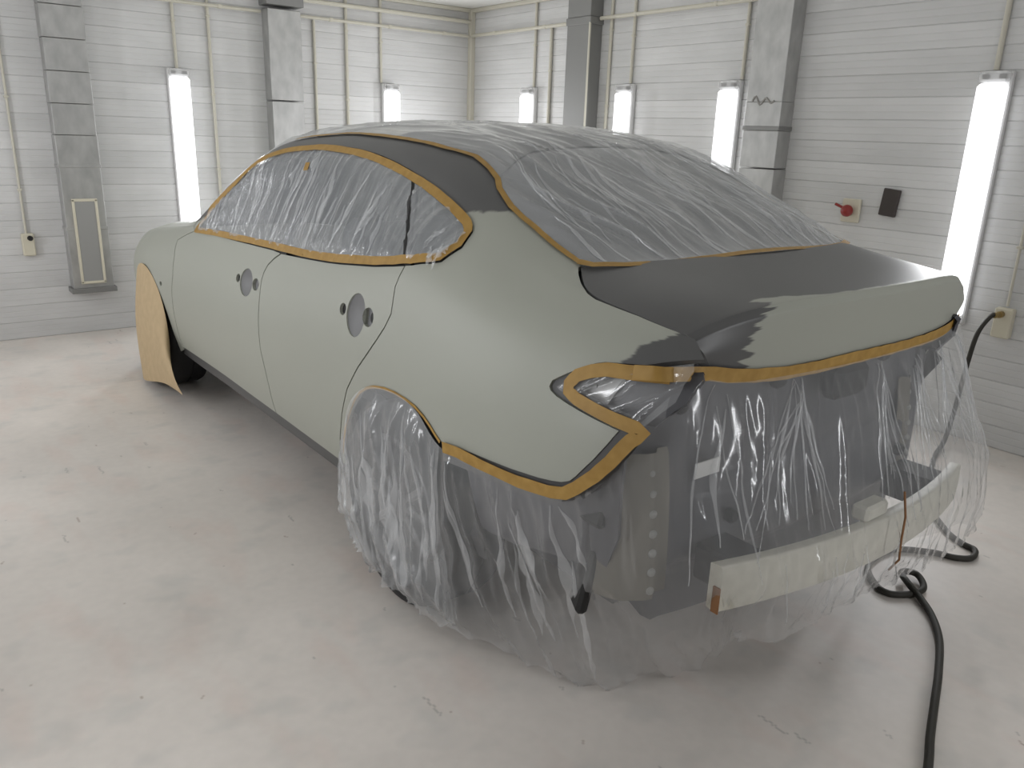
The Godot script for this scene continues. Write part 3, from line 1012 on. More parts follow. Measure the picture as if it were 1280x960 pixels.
func car() -> void:
	var o := thing("car", "four-door saloon in pale and grey primer, masked for spraying", "car")
	for side in [-1.0, 1.0]:
		var gap_a := pairs(DOOR_GAP_A)
		var gap_b := pairs(DOOR_GAP_B)
		var gap_c := pairs(DOOR_GAP_C)
		gap_c.append_array([Vector2(0.372, 1.55), Vector2(0.42, 1.1), Vector2(0.45, 0.72), Vector2(0.468, 0.45)])
		var arch_r := pairs(REAR_ARCH)
		var arch_f := pairs(FRONT_ARCH)
		# front wing
		var p := gap_a.duplicate()
		p.append_array([Vector2(2.36, 0.6), Vector2(2.37, 0.3)])
		p.append_array(arch_f)
		p.append_array([Vector2(3.30, 0.15), Vector2(3.32, 2.5), Vector2(3.38, 3.6), Vector2(3.40, 4.5), Vector2(3.1, 4.5), Vector2(2.7, 4.5), Vector2(2.4, 4.5), Vector2(2.2, 4.55)])
		put("front_wing", skin(p, side, 0.003, 0.0, [ellipse(Vector2(2.51, 1.99), 0.021, 0.011, 14)]), "light_primer", o)
		var dot := skin(ellipse(Vector2(2.51, 1.99), 0.03, 0.02, 14), side, 0.0, -0.012, [], Vector2(0.03, 0.02), "", 0.0)
		put("lamp_hole", dot, "black", o)
		# front door
		p = backwards(gap_b)
		p = gap_a.duplicate()
		p.append_array([Vector2(2.36, 0.6), Vector2(2.365, 0.42), Vector2(1.086, 0.45)])
		p.append_array(backwards(gap_b))
		p.append_array([Vector2(1.079, 4.06), Vector2(1.577, 4.06)])
		var hf := pairs(HANDLE_FRONT)
		put("front_door", skin(p, side, 0.003, 0.0, handle_holes(hf, 0.072, 0.06)), "light_primer", o)
		handle(o, hf, 0.072, 0.06, side)
		# rear door
		p = gap_b.duplicate()
		p.append_array([Vector2(1.086, 0.45)])
		p.append_array(backwards(gap_c))
		p.append_array([Vector2(0.098, 4.04), Vector2(0.209, 4.03), Vector2(0.466, 4.02), Vector2(0.774, 4.03)])
		var hr := pairs(HANDLE_REAR)
		put("rear_door", skin(p, side, 0.003, 0.0, handle_holes(hr, 0.064, 0.062)), "light_primer", o)
		handle(o, hr, 0.064, 0.062, side)
		# quarter panel with the window surround
		p = backwards(gap_c)
		var ring := pairs(WINDOW_OUTLINE)
		var upper := backwards(ring.slice(0, 29))
		p.append_array(upper)
		p.append_array([Vector2(2.2, 4.6), Vector2(2.24, 5.6), Vector2(2.12, 6.05), Vector2(1.8, 6.12), Vector2(1.5, 6.2)])
		p.append_array(pairs(FILM_EDGE))
		p.append_array(pairs(GLASS_EDGE))
		p.append_array(pairs(LID_GAP))
		if side < 0.0:
			p.append_array([Vector2(-0.96, 5.05), Vector2(-0.985, 4.75), Vector2(-0.93, 4.45), Vector2(-0.88, 4.2)])
		else:
			p[-1] = Vector2(-0.91, 5.36)
			p.append_array([Vector2(-0.915, 4.8), Vector2(-0.88, 4.3)])
		p.append_array(backwards(pairs(LAMP_OUTLINE)))
		p.append_array(backwards(pairs(BUMPER_LINE)).slice(1))
		p.append_array(backwards(arch_r).slice(1))
		p.append_array([Vector2(0.43, 0.45)])
		put("quarter_panel", skin(p, side, 0.002), "side_paint", o, Vector3.ZERO, "pale primer quarter panel with grey pillar")
		# side windows: front, rear and corner pane
		var win := ring.duplicate()
		var glass := Geometry2D.intersect_polygons(win, PackedVector2Array([Vector2(1.02, 3.5), Vector2(3, 3.5), Vector2(3, 7), Vector2(1.02, 7)]))
		put("side_window", skin(glass[0], side, 0.004, -0.006), "side_glass", o)
		glass = Geometry2D.intersect_polygons(win, PackedVector2Array([Vector2(0.029, 4.0), Vector2(0.26, 5.6), Vector2(0.32, 7), Vector2(0.96, 7), Vector2(0.96, 3.5), Vector2(0.03, 3.5)]))
		put("side_window", skin(glass[0], side, 0.004, -0.006), "side_glass", o)
		glass = Geometry2D.intersect_polygons(win, PackedVector2Array([Vector2(0.0, 3.5), Vector2(0.0, 4.0), Vector2(0.23, 5.6), Vector2(0.29, 7), Vector2(-0.5, 7), Vector2(-0.5, 3.5)]))
		put("corner_window", skin(glass[0], side, 0.004, -0.006), "side_glass", o)
		put("window_divider", skin(PackedVector2Array([Vector2(0.0, 4.02), Vector2(0.03, 4.02), Vector2(0.255, 5.5), Vector2(0.225, 5.5)]), side, 0.0, -0.002), "black", o)
		put("window_divider", skin(PackedVector2Array([Vector2(0.955, 4.02), Vector2(1.025, 4.02), Vector2(1.015, 5.9), Vector2(0.965, 5.9)]), side, 0.0, -0.004), "black", o)
		# roof half, screens, bonnet
		p = pairs(FILM_EDGE)
		p.append_array([Vector2(0.05, 7), Vector2(0.07, 8), Vector2(1.24, 8), Vector2(1.2, 7)])
		put("roof_panel", skin(p, side, 0.0, 0.0, [], Vector2(0.06, 0.034), "", 0.0), "grey_primer", o)
		put("windscreen", skin(PackedVector2Array([Vector2(1.156, 6.27), Vector2(1.2, 7), Vector2(1.24, 8), Vector2(2.42, 8), Vector2(2.36, 7), Vector2(2.12, 6.05), Vector2(1.8, 6.12), Vector2(1.5, 6.2)]), side, 0.0, -0.003, [], Vector2(0.06, 0.034), "", 0.0), "car_glass", o)
		p = pairs(GLASS_EDGE)
		p.append_array([Vector2(-0.554, 6.12), Vector2(-0.596, 6.66), Vector2(-0.622, 7.25), Vector2(-0.632, 8), Vector2(0.07, 8), Vector2(0.05, 7)])
		put("rear_window", skin(p, side, 0.0, -0.004, [], Vector2(0.05, 0.034), "", 0.0), "car_glass", o)
		put("bonnet", skin(PackedVector2Array([Vector2(2.2, 4.55), Vector2(2.4, 4.5), Vector2(2.7, 4.5), Vector2(3.1, 4.5), Vector2(3.40, 4.5), Vector2(3.46, 6), Vector2(3.5, 8), Vector2(2.43, 8), Vector2(2.37, 7), Vector2(2.13, 6.05), Vector2(2.25, 5.6)]), side, 0.003), "light_primer", o)
		put("front_bumper", skin(PackedVector2Array([Vector2(3.30, 0.0), Vector2(3.32, 2.5), Vector2(3.38, 3.6), Vector2(3.40, 4.5), Vector2(3.46, 6), Vector2(3.5, 8), Vector2(3.7, 8), Vector2(3.7, 0.0)]), side, 0.002), "light_primer", o)
		put("sill", skin(PackedVector2Array([Vector2(0.45, 0.0), Vector2(0.47, 0.5), Vector2(2.37, 0.47), Vector2(2.45, 0.0)]), side, 0.0, -0.012), "grey_primer", o)
		# recessed flanges for the tail lamp and the bumper
		var opening := pairs(LAMP_OUTLINE)
		opening.append_array([Vector2(-0.88, 4.2), Vector2(-0.93, 4.45), Vector2(-0.985, 4.75), Vector2(-1.0, 4.3), Vector2(-0.985, 3.6), Vector2(-0.93, 3.1)])
		put("lamp_flange", body_ribbon(shifted(pairs(LAMP_OUTLINE), Vector2(-0.028, 0.03)), 0.06, side, -0.010), "grey_primer", o)
		put("lamp_pocket", skin(opening, side, 0.012, -0.045), "rear_paint", o)
		if side < 0.0:
			put("lamp_plate", skin(PackedVector2Array([Vector2(-0.70, 3.40), Vector2(-0.73, 3.70), Vector2(-0.80, 3.86), Vector2(-0.83, 3.86), Vector2(-0.80, 3.3), Vector2(-0.765, 3.28)]), side, 0.0, -0.03), "label_white", o)
		var under := PackedVector2Array()
		for q in pairs(BUMPER_LINE):
			under.append(q + (Vector2(0, -0.13) if q.x > -0.72 else Vector2(-0.022, -0.05)))
		put("bumper_flange", body_ribbon(under, 0.055, side, -0.006), "grey_primer", o)
		put("tail_side", skin(PackedVector2Array([Vector2(-0.82, 1.05), Vector2(-0.86, 1.6), Vector2(-0.87, 3.2), Vector2(-0.75, 2.9), Vector2(-0.5, 2.3), Vector2(-0.3, 2.0), Vector2(-0.36, 0.8), Vector2(-0.5, 0.75)]), side, 0.0, -0.05), "rear_paint", o)
		# dark skin inside the panels
		var inner := PackedVector2Array([Vector2(-0.80, 2.2), Vector2(-0.7, 5.4), Vector2(-0.55, 5.9), Vector2(-0.55, 8), Vector2(3.45, 8), Vector2(3.3, 0.1), Vector2(-0.35, 0.1), Vector2(-0.35, 1.9)])
		put("inner_skin", skin(inner, side, 0.0, -0.035, [wheel_hole(0.03), wheel_hole(2.82), cabin_hole(ring)], Vector2(0.06, 0.034), "", 0.0), "dark_body", o)
	# nose
	var nose := Shape.new()
	var rim := []
	for k in 33:
		rim.append(surf(3.698, 8.0 * k / 32.0, -1.0))
	for k in 32:
		rim.append(surf(3.698, 8.0 - 8.0 * (k + 1) / 32.0, 1.0))
	for k in rim.size() - 1:
		nose.face([Vector3(3.73, 0.46, 0), rim[k], rim[k + 1]], (rim[k] - Vector3(3.5, 0.46, 0)).normalized().lerp(Vector3(1, 0, 0), 0.6).normalized())
	nose.face([Vector3(3.73, 0.46, 0), rim[-1], rim[0]], Vector3(1, -0.3, 0).normalized())
	put("nose", nose, "light_primer", o)
	# boot lid
	var lid := Shape.new()
	var g := []
	for a in 61:
		var line := []
		for t in 61:
			line.append(lid_point(-1.0 + a / 30.0, t / 10.0))
		g.append(line)
	lid.sheet(g, Vector3(-0.5, 1, 0))
	put("boot_lid", lid, "lid_paint", o, Vector3.ZERO, "grey boot lid with a pale primed rear face")
	var rim2 := Shape.new()
	var lip := []
	for a in 61:
		var e := lid_point(-1.0 + a / 30.0, 6.0)
		lip.append([e, e + Vector3(0.05, -0.004, 0)])
	rim2.sheet(lip, Vector3(0, -1, 0))
	for s in [-1.0, 1.0]:
		var edge := []
		for t in 61:
			var e := lid_point(s, t / 10.0)
			edge.append([e, e + Vector3(0.01, -0.03, -s * 0.004)])
		rim2.sheet(edge, Vector3(0, 0, s))
	put("boot_lid_edge", rim2, "grey_primer", o)
	under_body(o)
	seat(o, Vector3(1.25, 0.52, -0.36), 0.52, "front_seat")
	seat(o, Vector3(1.25, 0.52, 0.34), 0.52, "front_seat")
	seat(o, Vector3(0.42, 0.54, 0.0), 1.28, "rear_seat")
	rear_panel(o)
	for w in [[0.03, -1.0, "rear_wheel"], [0.03, 1.0, "rear_wheel"], [2.82, -1.0, "front_wheel"], [2.82, 1.0, "front_wheel"]]:
		wheel(o, Vector3(w[0], 0.335, w[1] * 0.78), w[1], w[2])


func lamp_inner() -> PackedVector2Array:
	return PackedVector2Array([Vector2(-0.91, 3.22), Vector2(-0.86, 3.28), Vector2(-0.76, 3.40), Vector2(-0.715, 3.45), Vector2(-0.735, 3.62), Vector2(-0.79, 3.86), Vector2(-0.84, 3.95), Vector2(-0.94, 4.2), Vector2(-0.985, 4.3), Vector2(-0.97, 3.6)])


func shifted(p: PackedVector2Array, by: Vector2) -> PackedVector2Array:
	var out := PackedVector2Array()
	for q in p:
		out.append(q + by)
	return out


func wheel_hole(cx: float) -> PackedVector2Array:
	var out := PackedVector2Array()
	for k in 24:
		var a := TAU * k / 24.0
		out.append(Vector2(cx + 0.40 * cos(a), clampf(1.35 + 0.235 / SV * sin(a), -0.5, 2.75)))
	return out


func cabin_hole(ring: PackedVector2Array) -> PackedVector2Array:
	var out := PackedVector2Array()
	for q in Geometry2D.offset_polygon(scaled(ring), -0.02, Geometry2D.JOIN_MITER)[0]:
		out.append(Vector2(q.x, q.y / SV))
	return out


func seat(o: Node3D, at: Vector3, width: float, called: String) -> void:
	var n := Node3D.new()
	n.name = called
	n.position = at
	o.add_child(n, true)
	var c := Shape.new()
	c.box(Vector3(0.0, 0.0, 0), Vector3(0.50, 0.16, width), Basis(Vector3(0, 0, 1), 0.12), 0.045)
	put("cushion", c, "seat_cloth", n)
	var b := Shape.new()
	b.box(Vector3(-0.30, 0.32, 0), Vector3(0.13, 0.62, width * 0.96), Basis(Vector3(0, 0, 1), 0.30), 0.045)
	put("backrest", b, "seat_cloth", n)
	for z in ([0.0] if width < 0.8 else [-0.36, 0.36]):
		var h := Shape.new()
		h.box(Vector3(-0.415, 0.70, z), Vector3(0.09, 0.17, 0.25), Basis(Vector3(0, 0, 1), 0.15), 0.035)
		put("headrest", h, "seat_cloth", n)


func handle_holes(h: PackedVector2Array, rx: float, ry: float) -> Array:
	return [ellipse(h[0], rx, ry), ellipse(h[1].lerp(h[0], 0.06), 0.024, 0.019, 12), ellipse(h[2].lerp(h[0], 0.12), 0.036, 0.026, 14)]


func handle(o: Node3D, h: PackedVector2Array, rx: float, ry: float, side: float) -> void:
	var cup := Shape.new()
	var grid := []
	for r in 9:
		var line := []
		for k in 25:
			var w := TAU * k / 24.0
			var f := r / 8.0
			line.append(on_body(h[0].x + rx * 1.04 * f * cos(w), h[0].y + ry * 1.04 / SV * f * sin(w), -0.004 - 0.020 * (1.0 - f * f), side))
		grid.append(line)
	cup.sheet(grid, Vector3(0, 0, side))
	var c := put("handle_recess", cup, "recess_grey", o, Vector3.ZERO, "grey oval recess without its handle")
	for k in [1, 2]:
		put("mounting_recess", skin(ellipse(h[k].lerp(h[0], 0.06), 0.04, 0.034, 14), side, 0.0, -0.013, [], Vector2(0.03, 0.02), "", 0.0), "recess_grey", c)
		put("mounting_hole", skin(ellipse(h[k].lerp(h[0], -0.02), 0.017, 0.015, 14), side, 0.0, -0.011, [], Vector2(0.03, 0.02), "", 0.0), "black", c)


func under_body(o: Node3D) -> void:
	var s := Shape.new()
	s.box(Vector3(1.25, 0.36, 0), Vector3(3.9, 0.24, 1.24), Basis.IDENTITY, 0.03)
	s.box(Vector3(1.42, 0.28, 0), Vector3(1.95, 0.12, 1.60), Basis.IDENTITY, 0.03)
	put("floor_pan", s, "dark_body", o)


func rear_panel(o: Node3D) -> void:
	var s := Shape.new()
	var g := []
	for a in 49:
		var z := -0.80 + 1.48 * a / 48.0
		var line := []
		for b in 33:
			var low := 0.26 + 0.22 * smoothstep(-0.58, -0.76, z)
			var y := lerpf(low, 1.0 - 0.17 * smoothstep(0.48, 0.60, z), b / 32.0)
			var x := -0.895 + 0.13 * pow(absf(z) / 0.8, 3.0)
			x += 0.035 * smoothstep(0.62, 0.66, y) * (1.0 - smoothstep(0.50, 0.56, absf(z)))
			x += 0.05 * (1.0 - smoothstep(0.40, 0.46, y))
			x += 0.02 * smoothstep(0.28, 0.22, absf(z)) * smoothstep(0.72, 0.76, y)
			x -= 0.012 * exp(-pow((absf(z) - 0.60) / 0.03, 2.0))
			line.append(Vector3(x, y, z))
		g.append(line)
	s.sheet(g, Vector3(-1, 0, 0))
	var m := put("rear_panel", s, "rear_paint", o, Vector3.ZERO, "dark bare tail panel behind the film")
	var l := Shape.new()
	l.box(Vector3(-0.868, 0.70, -0.50), Vector3(0.004, 0.042, 0.095), Basis.IDENTITY, 0.001)
	put("sticker", l, "label_white", m)
	for q in [[-0.865, 0.885, -0.62, 0.022], [-0.90, 0.56, -0.42, 0.02], [-0.90, 0.56, 0.42, 0.02], [-0.88, 0.90, -0.26, 0.03], [-0.88, 0.90, 0.26, 0.03]]:
		var d := Shape.new()
		d.lathe([Vector2(0, 0.012), Vector2(q[3] * 0.7, 0.012), Vector2(q[3], 0.004), Vector2(q[3], -0.01)], Vector3(q[0], q[1], q[2]), Vector3(-1, 0, 0), 16)
		put("grommet", d, "black", m)
	var latch := Shape.new()
	latch.box(Vector3(-0.90, 0.86, 0.02), Vector3(0.07, 0.10, 0.16), Basis.IDENTITY, 0.02)
	put("latch_cover", latch, "black", m)
	for side in [-1.0, 0.74]:
		# sealed corner flange with its row of spot welds, and the black air vent beside it
		var f := Shape.new()
		var rows_ := []
		for b in 17:
			var y := 0.40 + 0.375 * b / 16.0
			var x0 := -0.835 + 0.03 * pow(b / 16.0, 2.0)
			rows_.append([Vector3(x0 + 0.06, y, side * 0.785), Vector3(x0 + 0.01, y, side * 0.765), Vector3(x0 - 0.012, y, side * 0.752), Vector3(x0 - 0.045, y, side * 0.70), Vector3(x0 - 0.05, y, side * 0.68), Vector3(x0 - 0.03, y, side * 0.655), Vector3(x0 - 0.035, y, side * 0.62)])
		f.sheet(rows_, Vector3(-1, 0, side))
		var fl := put("corner_flange", f, "sealer", o, Vector3.ZERO, "beige sealed corner flange with spot welds")
		for k in 7:
			var d := Shape.new()
			d.lathe([Vector2(0, 0.006), Vector2(0.006, 0.006), Vector2(0.011, 0.0), Vector2(0.012, -0.006)], Vector3(-0.885 + 0.0008 * k * k, 0.425 + 0.05 * k, side * 0.69), Vector3(-1, 0, side * 0.3), 10)
			put("spot_weld", d, "weld", fl)
		if side > 0.0:
			continue
		var v := Shape.new()
		v.box(Vector3(-0.745, 0.47, side * 0.765), Vector3(0.085, 0.27, 0.03), Basis(Vector3(0, 1, 0), side * 0.5) * Basis(Vector3(1, 0, 0), 0.18), 0.012)
		v.box(Vector3(-0.765, 0.61, side * 0.785), Vector3(0.09, 0.05, 0.03), Basis(Vector3(1, 0, 0), 0.4), 0.012)
		put("air_vent", v, "black", o)
	# bumper beam
	var beam := Shape.new()
	var bars := []
	for a in 41:
		var z := -0.60 + 1.22 * a / 40.0
		var x := -1.095 + 0.075 * pow(absf(z) / 0.6, 2.0)
		var tilt := -0.012 * z / 0.6
		var y0 := 0.388 + tilt
		var y1 := 0.515 + tilt
		bars.append([Vector3(x + 0.035, y0 + 0.004, z), Vector3(x + 0.008, y0, z), Vector3(x, y0 + 0.007, z), Vector3(x - 0.002, (y0 + y1) / 2, z), Vector3(x, y1 - 0.007, z), Vector3(x + 0.008, y1, z), Vector3(x + 0.035, y1 - 0.004, z)])
	beam.sheet(bars, Vector3(-1, 0, 0))
	for e in [0, 40]:
		beam.face(bars[e], Vector3(0, 0, -1 if e == 0 else 1))
	var bm := put("bumper_beam", beam, "beam_paint", o, Vector3.ZERO, "bare off-white bumper beam under the film")
	for side in [-1.0, 1.0]:
		var st := Shape.new()
		st.box(Vector3(-0.955, 0.45, side * 0.46), Vector3(0.17, 0.10, 0.12), Basis.IDENTITY, 0.008)
		put("beam_stay", st, "rubber", bm)
	var tab := Shape.new()
	tab.box(Vector3(-1.055, 0.535, -0.02), Vector3(0.05, 0.045, 0.11), Basis.IDENTITY, 0.008)
	put("beam_tab", tab, "beam_paint", bm)
	var rust := Shape.new()
	rust.box(Vector3(-1.012, 0.435, -0.602), Vector3(0.022, 0.07, 0.005), Basis.IDENTITY, 0.002)
	put("rusty_end", rust, "rust", bm)


func wheel(o: Node3D, at: Vector3, side: float, called: String) -> void:
	var n := Node3D.new()
	n.name = called
	n.position = at
	o.add_child(n, true)
	var out := Vector3(0, 0, side)
	var tyre := Shape.new()
	tyre.lathe([Vector2(0.225, -0.10), Vector2(0.29, -0.115), Vector2(0.325, -0.10), Vector2(0.335, -0.075), Vector2(0.335, -0.02), Vector2(0.327, -0.018), Vector2(0.327, -0.012), Vector2(0.335, -0.01), Vector2(0.335, 0.05), Vector2(0.335, 0.075), Vector2(0.325, 0.10), Vector2(0.29, 0.115), Vector2(0.24, 0.108), Vector2(0.225, 0.09)], Vector3.ZERO, out, 48)
	put("tyre", tyre, "rubber", n)
	var rim := Shape.new()
	rim.lathe([Vector2(0.20, -0.10), Vector2(0.205, 0.0), Vector2(0.215, 0.085), Vector2(0.235, 0.103), Vector2(0.23, 0.108), Vector2(0.212, 0.10), Vector2(0.20, 0.06), Vector2(0.195, -0.02)], Vector3.ZERO, out, 40)
	put("rim", rim, "alloy", n)
	for k in 10:
		var sp := Shape.new()
		var a := TAU * k / 10.0
		sp.box(Vector3(cos(a) * 0.12, sin(a) * 0.12, side * 0.075), Vector3(0.19, 0.026, 0.03), Basis(Vector3(0, 0, 1), a), 0.006)
		put("spoke", sp, "alloy", n)
	var hub := Shape.new()
	hub.lathe([Vector2(0.0, 0.1), Vector2(0.03, 0.1), Vector2(0.055, 0.09), Vector2(0.06, 0.05), Vector2(0.06, -0.05)], Vector3.ZERO, out, 24)
	put("hub_cap", hub, "alloy", n)
	var disc := Shape.new()
	disc.lathe([Vector2(0.0, 0.0), Vector2(0.16, 0.0), Vector2(0.16, -0.02), Vector2(0.0, -0.02)], Vector3.ZERO, out, 32)
	put("brake_disc", disc, "dark_body", n)


# ------------------------------------------------------------------ masking

func film_edge_s(x: float) -> float:
	var pts := [[2.3, 6.0], [2.12, 6.08], [1.8, 6.14], [1.5, 6.22], [1.156, 6.27], [0.928, 6.27], [0.670, 6.17], [0.385, 6.13], [0.222, 6.17], [0.087, 6.27], [-0.003, 6.21], [-0.063, 6.15], [-0.103, 6.04], [-0.188, 5.95], [-0.245, 5.94], [-0.399, 5.97], [-0.512, 6.01], [-0.6, 6.1]]
	for k in pts.size() - 1:
		if x >= pts[k + 1][0]:
			return lerpf(pts[k + 1][1], pts[k][1], clampf((x - pts[k + 1][0]) / (pts[k][0] - pts[k + 1][0]), 0.0, 1.0))
	return pts[-1][1]


func ridge(x: float, y: float) -> float:
	var r := 1.0 - absf(noise_b.get_noise_2d(x, y)) * 1.6
	return r * r if r > 0.0 else 0.0


func window_bump(x: float, s: float) -> float:
	var h := (s - 5.0) * SV
	var lean := x + 0.18 * h + 0.03 * noise_b.get_noise_2d(x * 2.0, s * 0.4)
	var free := smoothstep(4.05, 4.3, s) * smoothstep(0.02, 0.3, window_top(x) - s)
	return 0.002 + free * (0.013 * ridge(lean * 4.6, h * 0.6 + 3.0) + 0.006 * ridge(lean * 11.0 + 40.0, h * 0.9) + 0.0025 * ridge(lean * 27.0, h * 2.2))


var window_ring := PackedVector2Array()
func window_top(x: float) -> float:
	if window_ring.is_empty():
		window_ring = pairs(WINDOW_OUTLINE)
	var ring := window_ring
	for k in range(1, 24):
		if x <= ring[k].x and x >= ring[k + 1].x:
			return lerpf(ring[k + 1].y, ring[k].y, (x - ring[k + 1].x) / (ring[k].x - ring[k + 1].x))
	return 5.2 if x < 0.0 else lerpf(4.2, 5.41, clampf((2.148 - x) / 0.174, 0.0, 1.0))


func lamp_bump(x: float, s: float) -> float:
	return 0.004 + 0.006 * ridge(x * 14.0 + s * 2.0, s * 0.9)


# Narrow places where the film lies folded over itself: extra strips on a grid of points.
func at_grid(g: Array, a: float, b: float) -> Vector3:
	a = clampf(a, 0.0, g.size() - 1.001)
	b = clampf(b, 0.0, g[0].size() - 1.001)
	var i := int(a)
	var j := int(b)
	var p: Vector3 = g[i][j].lerp(g[i + 1][j], a - i)
	return p.lerp(g[i][j + 1].lerp(g[i + 1][j + 1], a - i), b - j)


func fold(s: Shape, g: Array, from: Vector2, to: Vector2, across: Vector2, out: Vector3, wave: float) -> void:
	var rows_ := []
	var count := 36
	for k in count:
		var f := float(k) / (count - 1)
		var w := sin(PI * clampf(f, 0.02, 0.98)) * (0.75 + 0.5 * noise_b.get_noise_2d(f * 3.0 + wave, wave)) + 0.04
		var c := from.lerp(to, f) + across * 0.35 * noise_b.get_noise_2d(f * 2.0, wave * 3.0)
		var line := []
		for j in 4:
			var e := (j / 3.0 - 0.5) * w
			var q := c + across * e
			line.append(at_grid(g, q.x, q.y) + out * (0.0015 + 0.003 * (1.0 - pow(j / 1.5 - 1.0, 2.0))))
		rows_.append(line)
	s.sheet(rows_, out)


func place_on_tail(d: Array, z: float, b: int) -> float:
	for a in range(int(d.size() * 0.3), d.size()):
		if d[a][b].x < -0.85 and d[a][b].z > z:
			return a
	return d.size() - 40.0


func relief(kind: String, x: float, s: float) -> float:
	return window_bump(x, s) if kind == "window" else lamp_bump(x, s)


func masking() -> void:
	# side windows
	var o := thing("window_film", "crumpled milky masking film over the car's left side windows, framed in tape", "masking film")
	var ring := pairs(WINDOW_OUTLINE)
	put("sheet", skin(ring, -1.0, 0.012, 0.0, [PackedVector2Array([Vector2(0.006, 4.0), Vector2(0.026, 4.0), Vector2(0.246, 5.5), Vector2(0.228, 5.5)])], Vector2(0.009, 0.0085), "window", 0.0), "milky_film", o)
	var rng := RandomNumberGenerator.new()
	rng.seed = 8
	var grid := []
	for a in 231:
		var line := []
		var x := -0.14 + 0.01 * a
		for b in 31:
			var s := lerpf(4.12, window_top(x) - 0.1, b / 30.0)
			line.append(on_body(x, s, window_bump(x, s) + 0.001))
		grid.append(line)
	var folds := Shape.new()
	for k in 60:
		var a := rng.randf_range(41.0, 222.0) if k > 8 else rng.randf_range(2.0, 12.0)
		var b0 := rng.randf_range(0.0, 8.0) if rng.randf() < 0.7 else rng.randf_range(8.0, 20.0)
		var b1 := minf(29.5, b0 + rng.randf_range(8.0, 26.0) * (1.0 if k > 8 else 0.5))
		fold(folds, grid, Vector2(a, b0), Vector2(a + rng.randf_range(-7.0, 0.0) * (b1 - b0) / 20.0, b1), Vector2(rng.randf_range(0.7, 3.4), 0), Vector3(0, 0.35, -1).normalized(), k * 1.7)
	put("folds", folds, "folded_film", o).set_meta("kind", "stuff")
	var inset := Geometry2D.offset_polygon(scaled(ring), -0.012, Geometry2D.JOIN_ROUND)
	var loop := PackedVector2Array()
	for q in inset[0]:
		loop.append(Vector2(q.x, q.y / SV))
	loop.append(loop[0])
	put("tape", body_ribbon(loop, 0.028, -1.0, 0.005, 2.0), "tape", o)
	var sp := pairs(TAPE_SPOT)[0]
	put("tape_piece", body_ribbon(PackedVector2Array([sp + Vector2(-0.018, 0), sp + Vector2(0.018, 0)]), 0.03, -1.0, 0.016, 5.0), "tape", o)

	var far := thing("window_film", "masking film over the car's right side windows, glimpsed through the cabin", "masking film")
	put("sheet", skin(ring, 1.0, 0.012, 0.0, [], Vector2(0.02, 0.017), "window", 0.0), "milky_film", far)
	put("tape", body_ribbon(loop, 0.028, 1.0, 0.005, 12.0), "tape", far)

	# roof and screens
	o = thing("roof_film", "wrinkled clear masking film stretched over roof and rear window, edged with tape", "masking film")
	var g := []
	var nt := 260
	var nc := 150
	for a in nt:
		var line := []
		var t := float(a) / (nt - 1)
		t = t * t * 0.35 + t * 0.65
		for b in nc:
			var c := float(b) / (nc - 1)
			var w := absf(2.0 * c - 1.0)
			var x := lerpf(-0.632 + 0.112 * pow(w, 3.0), 2.36 - 0.2 * w * w, t)
			var s := lerpf(8.0, film_edge_s(x), w)
			var side := -1.0 if c < 0.5 else 1.0
			var p := surf(x, s, side)
			var z := p.z
			# wrinkles pulled down the rear window
			var along := x * 0.98 - z * 0.2
			var across := z * 0.98 + x * 0.16 + 0.04 * noise_b.get_noise_2d(x * 2.0, z * 2.0)
			var free := smoothstep(0.0, 0.10, 1.0 - w) * smoothstep(0.0, 0.06, t)
			var h := 0.005 + 0.016 * ridge(across * 5.0, along * 0.8) + 0.009 * ridge(across * 12.0 + 9.0, along * 1.1 + 5.0) + 0.004 * ridge(across * 27.0, along * 1.8)
			h *= lerpf(1.0, 0.6, smoothstep(0.05, 0.2, x))
			line.append(p + Vector3(-0.25, 1.0, side * 0.25).normalized() * (0.002 + h * free))
		g.append(line)
	var sh := Shape.new()
	sh.sheet(g, Vector3.UP)
	put("sheet", sh, "roof_film", o)
	folds = Shape.new()
	for k in 60:
		var b := rng.randf_range(6.0, 140.0)
		var a := rng.randf_range(30.0, 85.0)
		var reach := rng.randf_range(18.0, 70.0)
		fold(folds, g, Vector2(a, b), Vector2(a - reach, b + reach * rng.randf_range(-0.1, 0.22)), Vector2(0.0, rng.randf_range(0.5, 2.4)), Vector3(-0.4, 1, -0.1).normalized(), k * 2.3)
	put("folds", folds, "folded_film", o).set_meta("kind", "stuff")
	var path := PackedVector2Array()
	for x in [1.3, 1.156]:
		path.append(Vector2(x, film_edge_s(x)))
	path.append_array(pairs(FILM_EDGE))
	path.append_array(pairs(GLASS_EDGE))
	put("tape", body_ribbon(path, 0.018, -1.0, 0.004, 3.0), "tape", o)
	var low := PackedVector2Array([Vector2(-0.50, 5.99), Vector2(-0.535, 6.1), Vector2(-0.575, 6.45), Vector2(-0.604, 6.9), Vector2(-0.62, 7.4), Vector2(-0.626, 8.0)])
	put("tape", body_ribbon(low, 0.024, -1.0, 0.007, 4.0), "tape", o)
	put("tape", body_ribbon(low, 0.024, 1.0, 0.007, 6.0), "tape", o)
	put("tape", body_ribbon(pairs(GLASS_EDGE), 0.02, 1.0, 0.004, 7.0), "tape", o)

	# tail and rear wheel
	o = thing("tail_film", "clear masking film draped over tail, bumper beam and rear wheel", "masking film")
	var d := drape()
	var split := 0
	while d[split][30].x > -0.27:
		split += 1
	var wheel_part := Shape.new()
	wheel_part.sheet(d.slice(0, split + 1), Vector3(0, 0, -1))
	put("sheet", wheel_part, "crumpled_film", o, Vector3.ZERO, "crumpled film bunched over the rear wheel")
	var tail_part := Shape.new()
	tail_part.sheet(d.slice(split), Vector3(-0.6, 0, -1))
	put("sheet", tail_part, "clear_film", o)
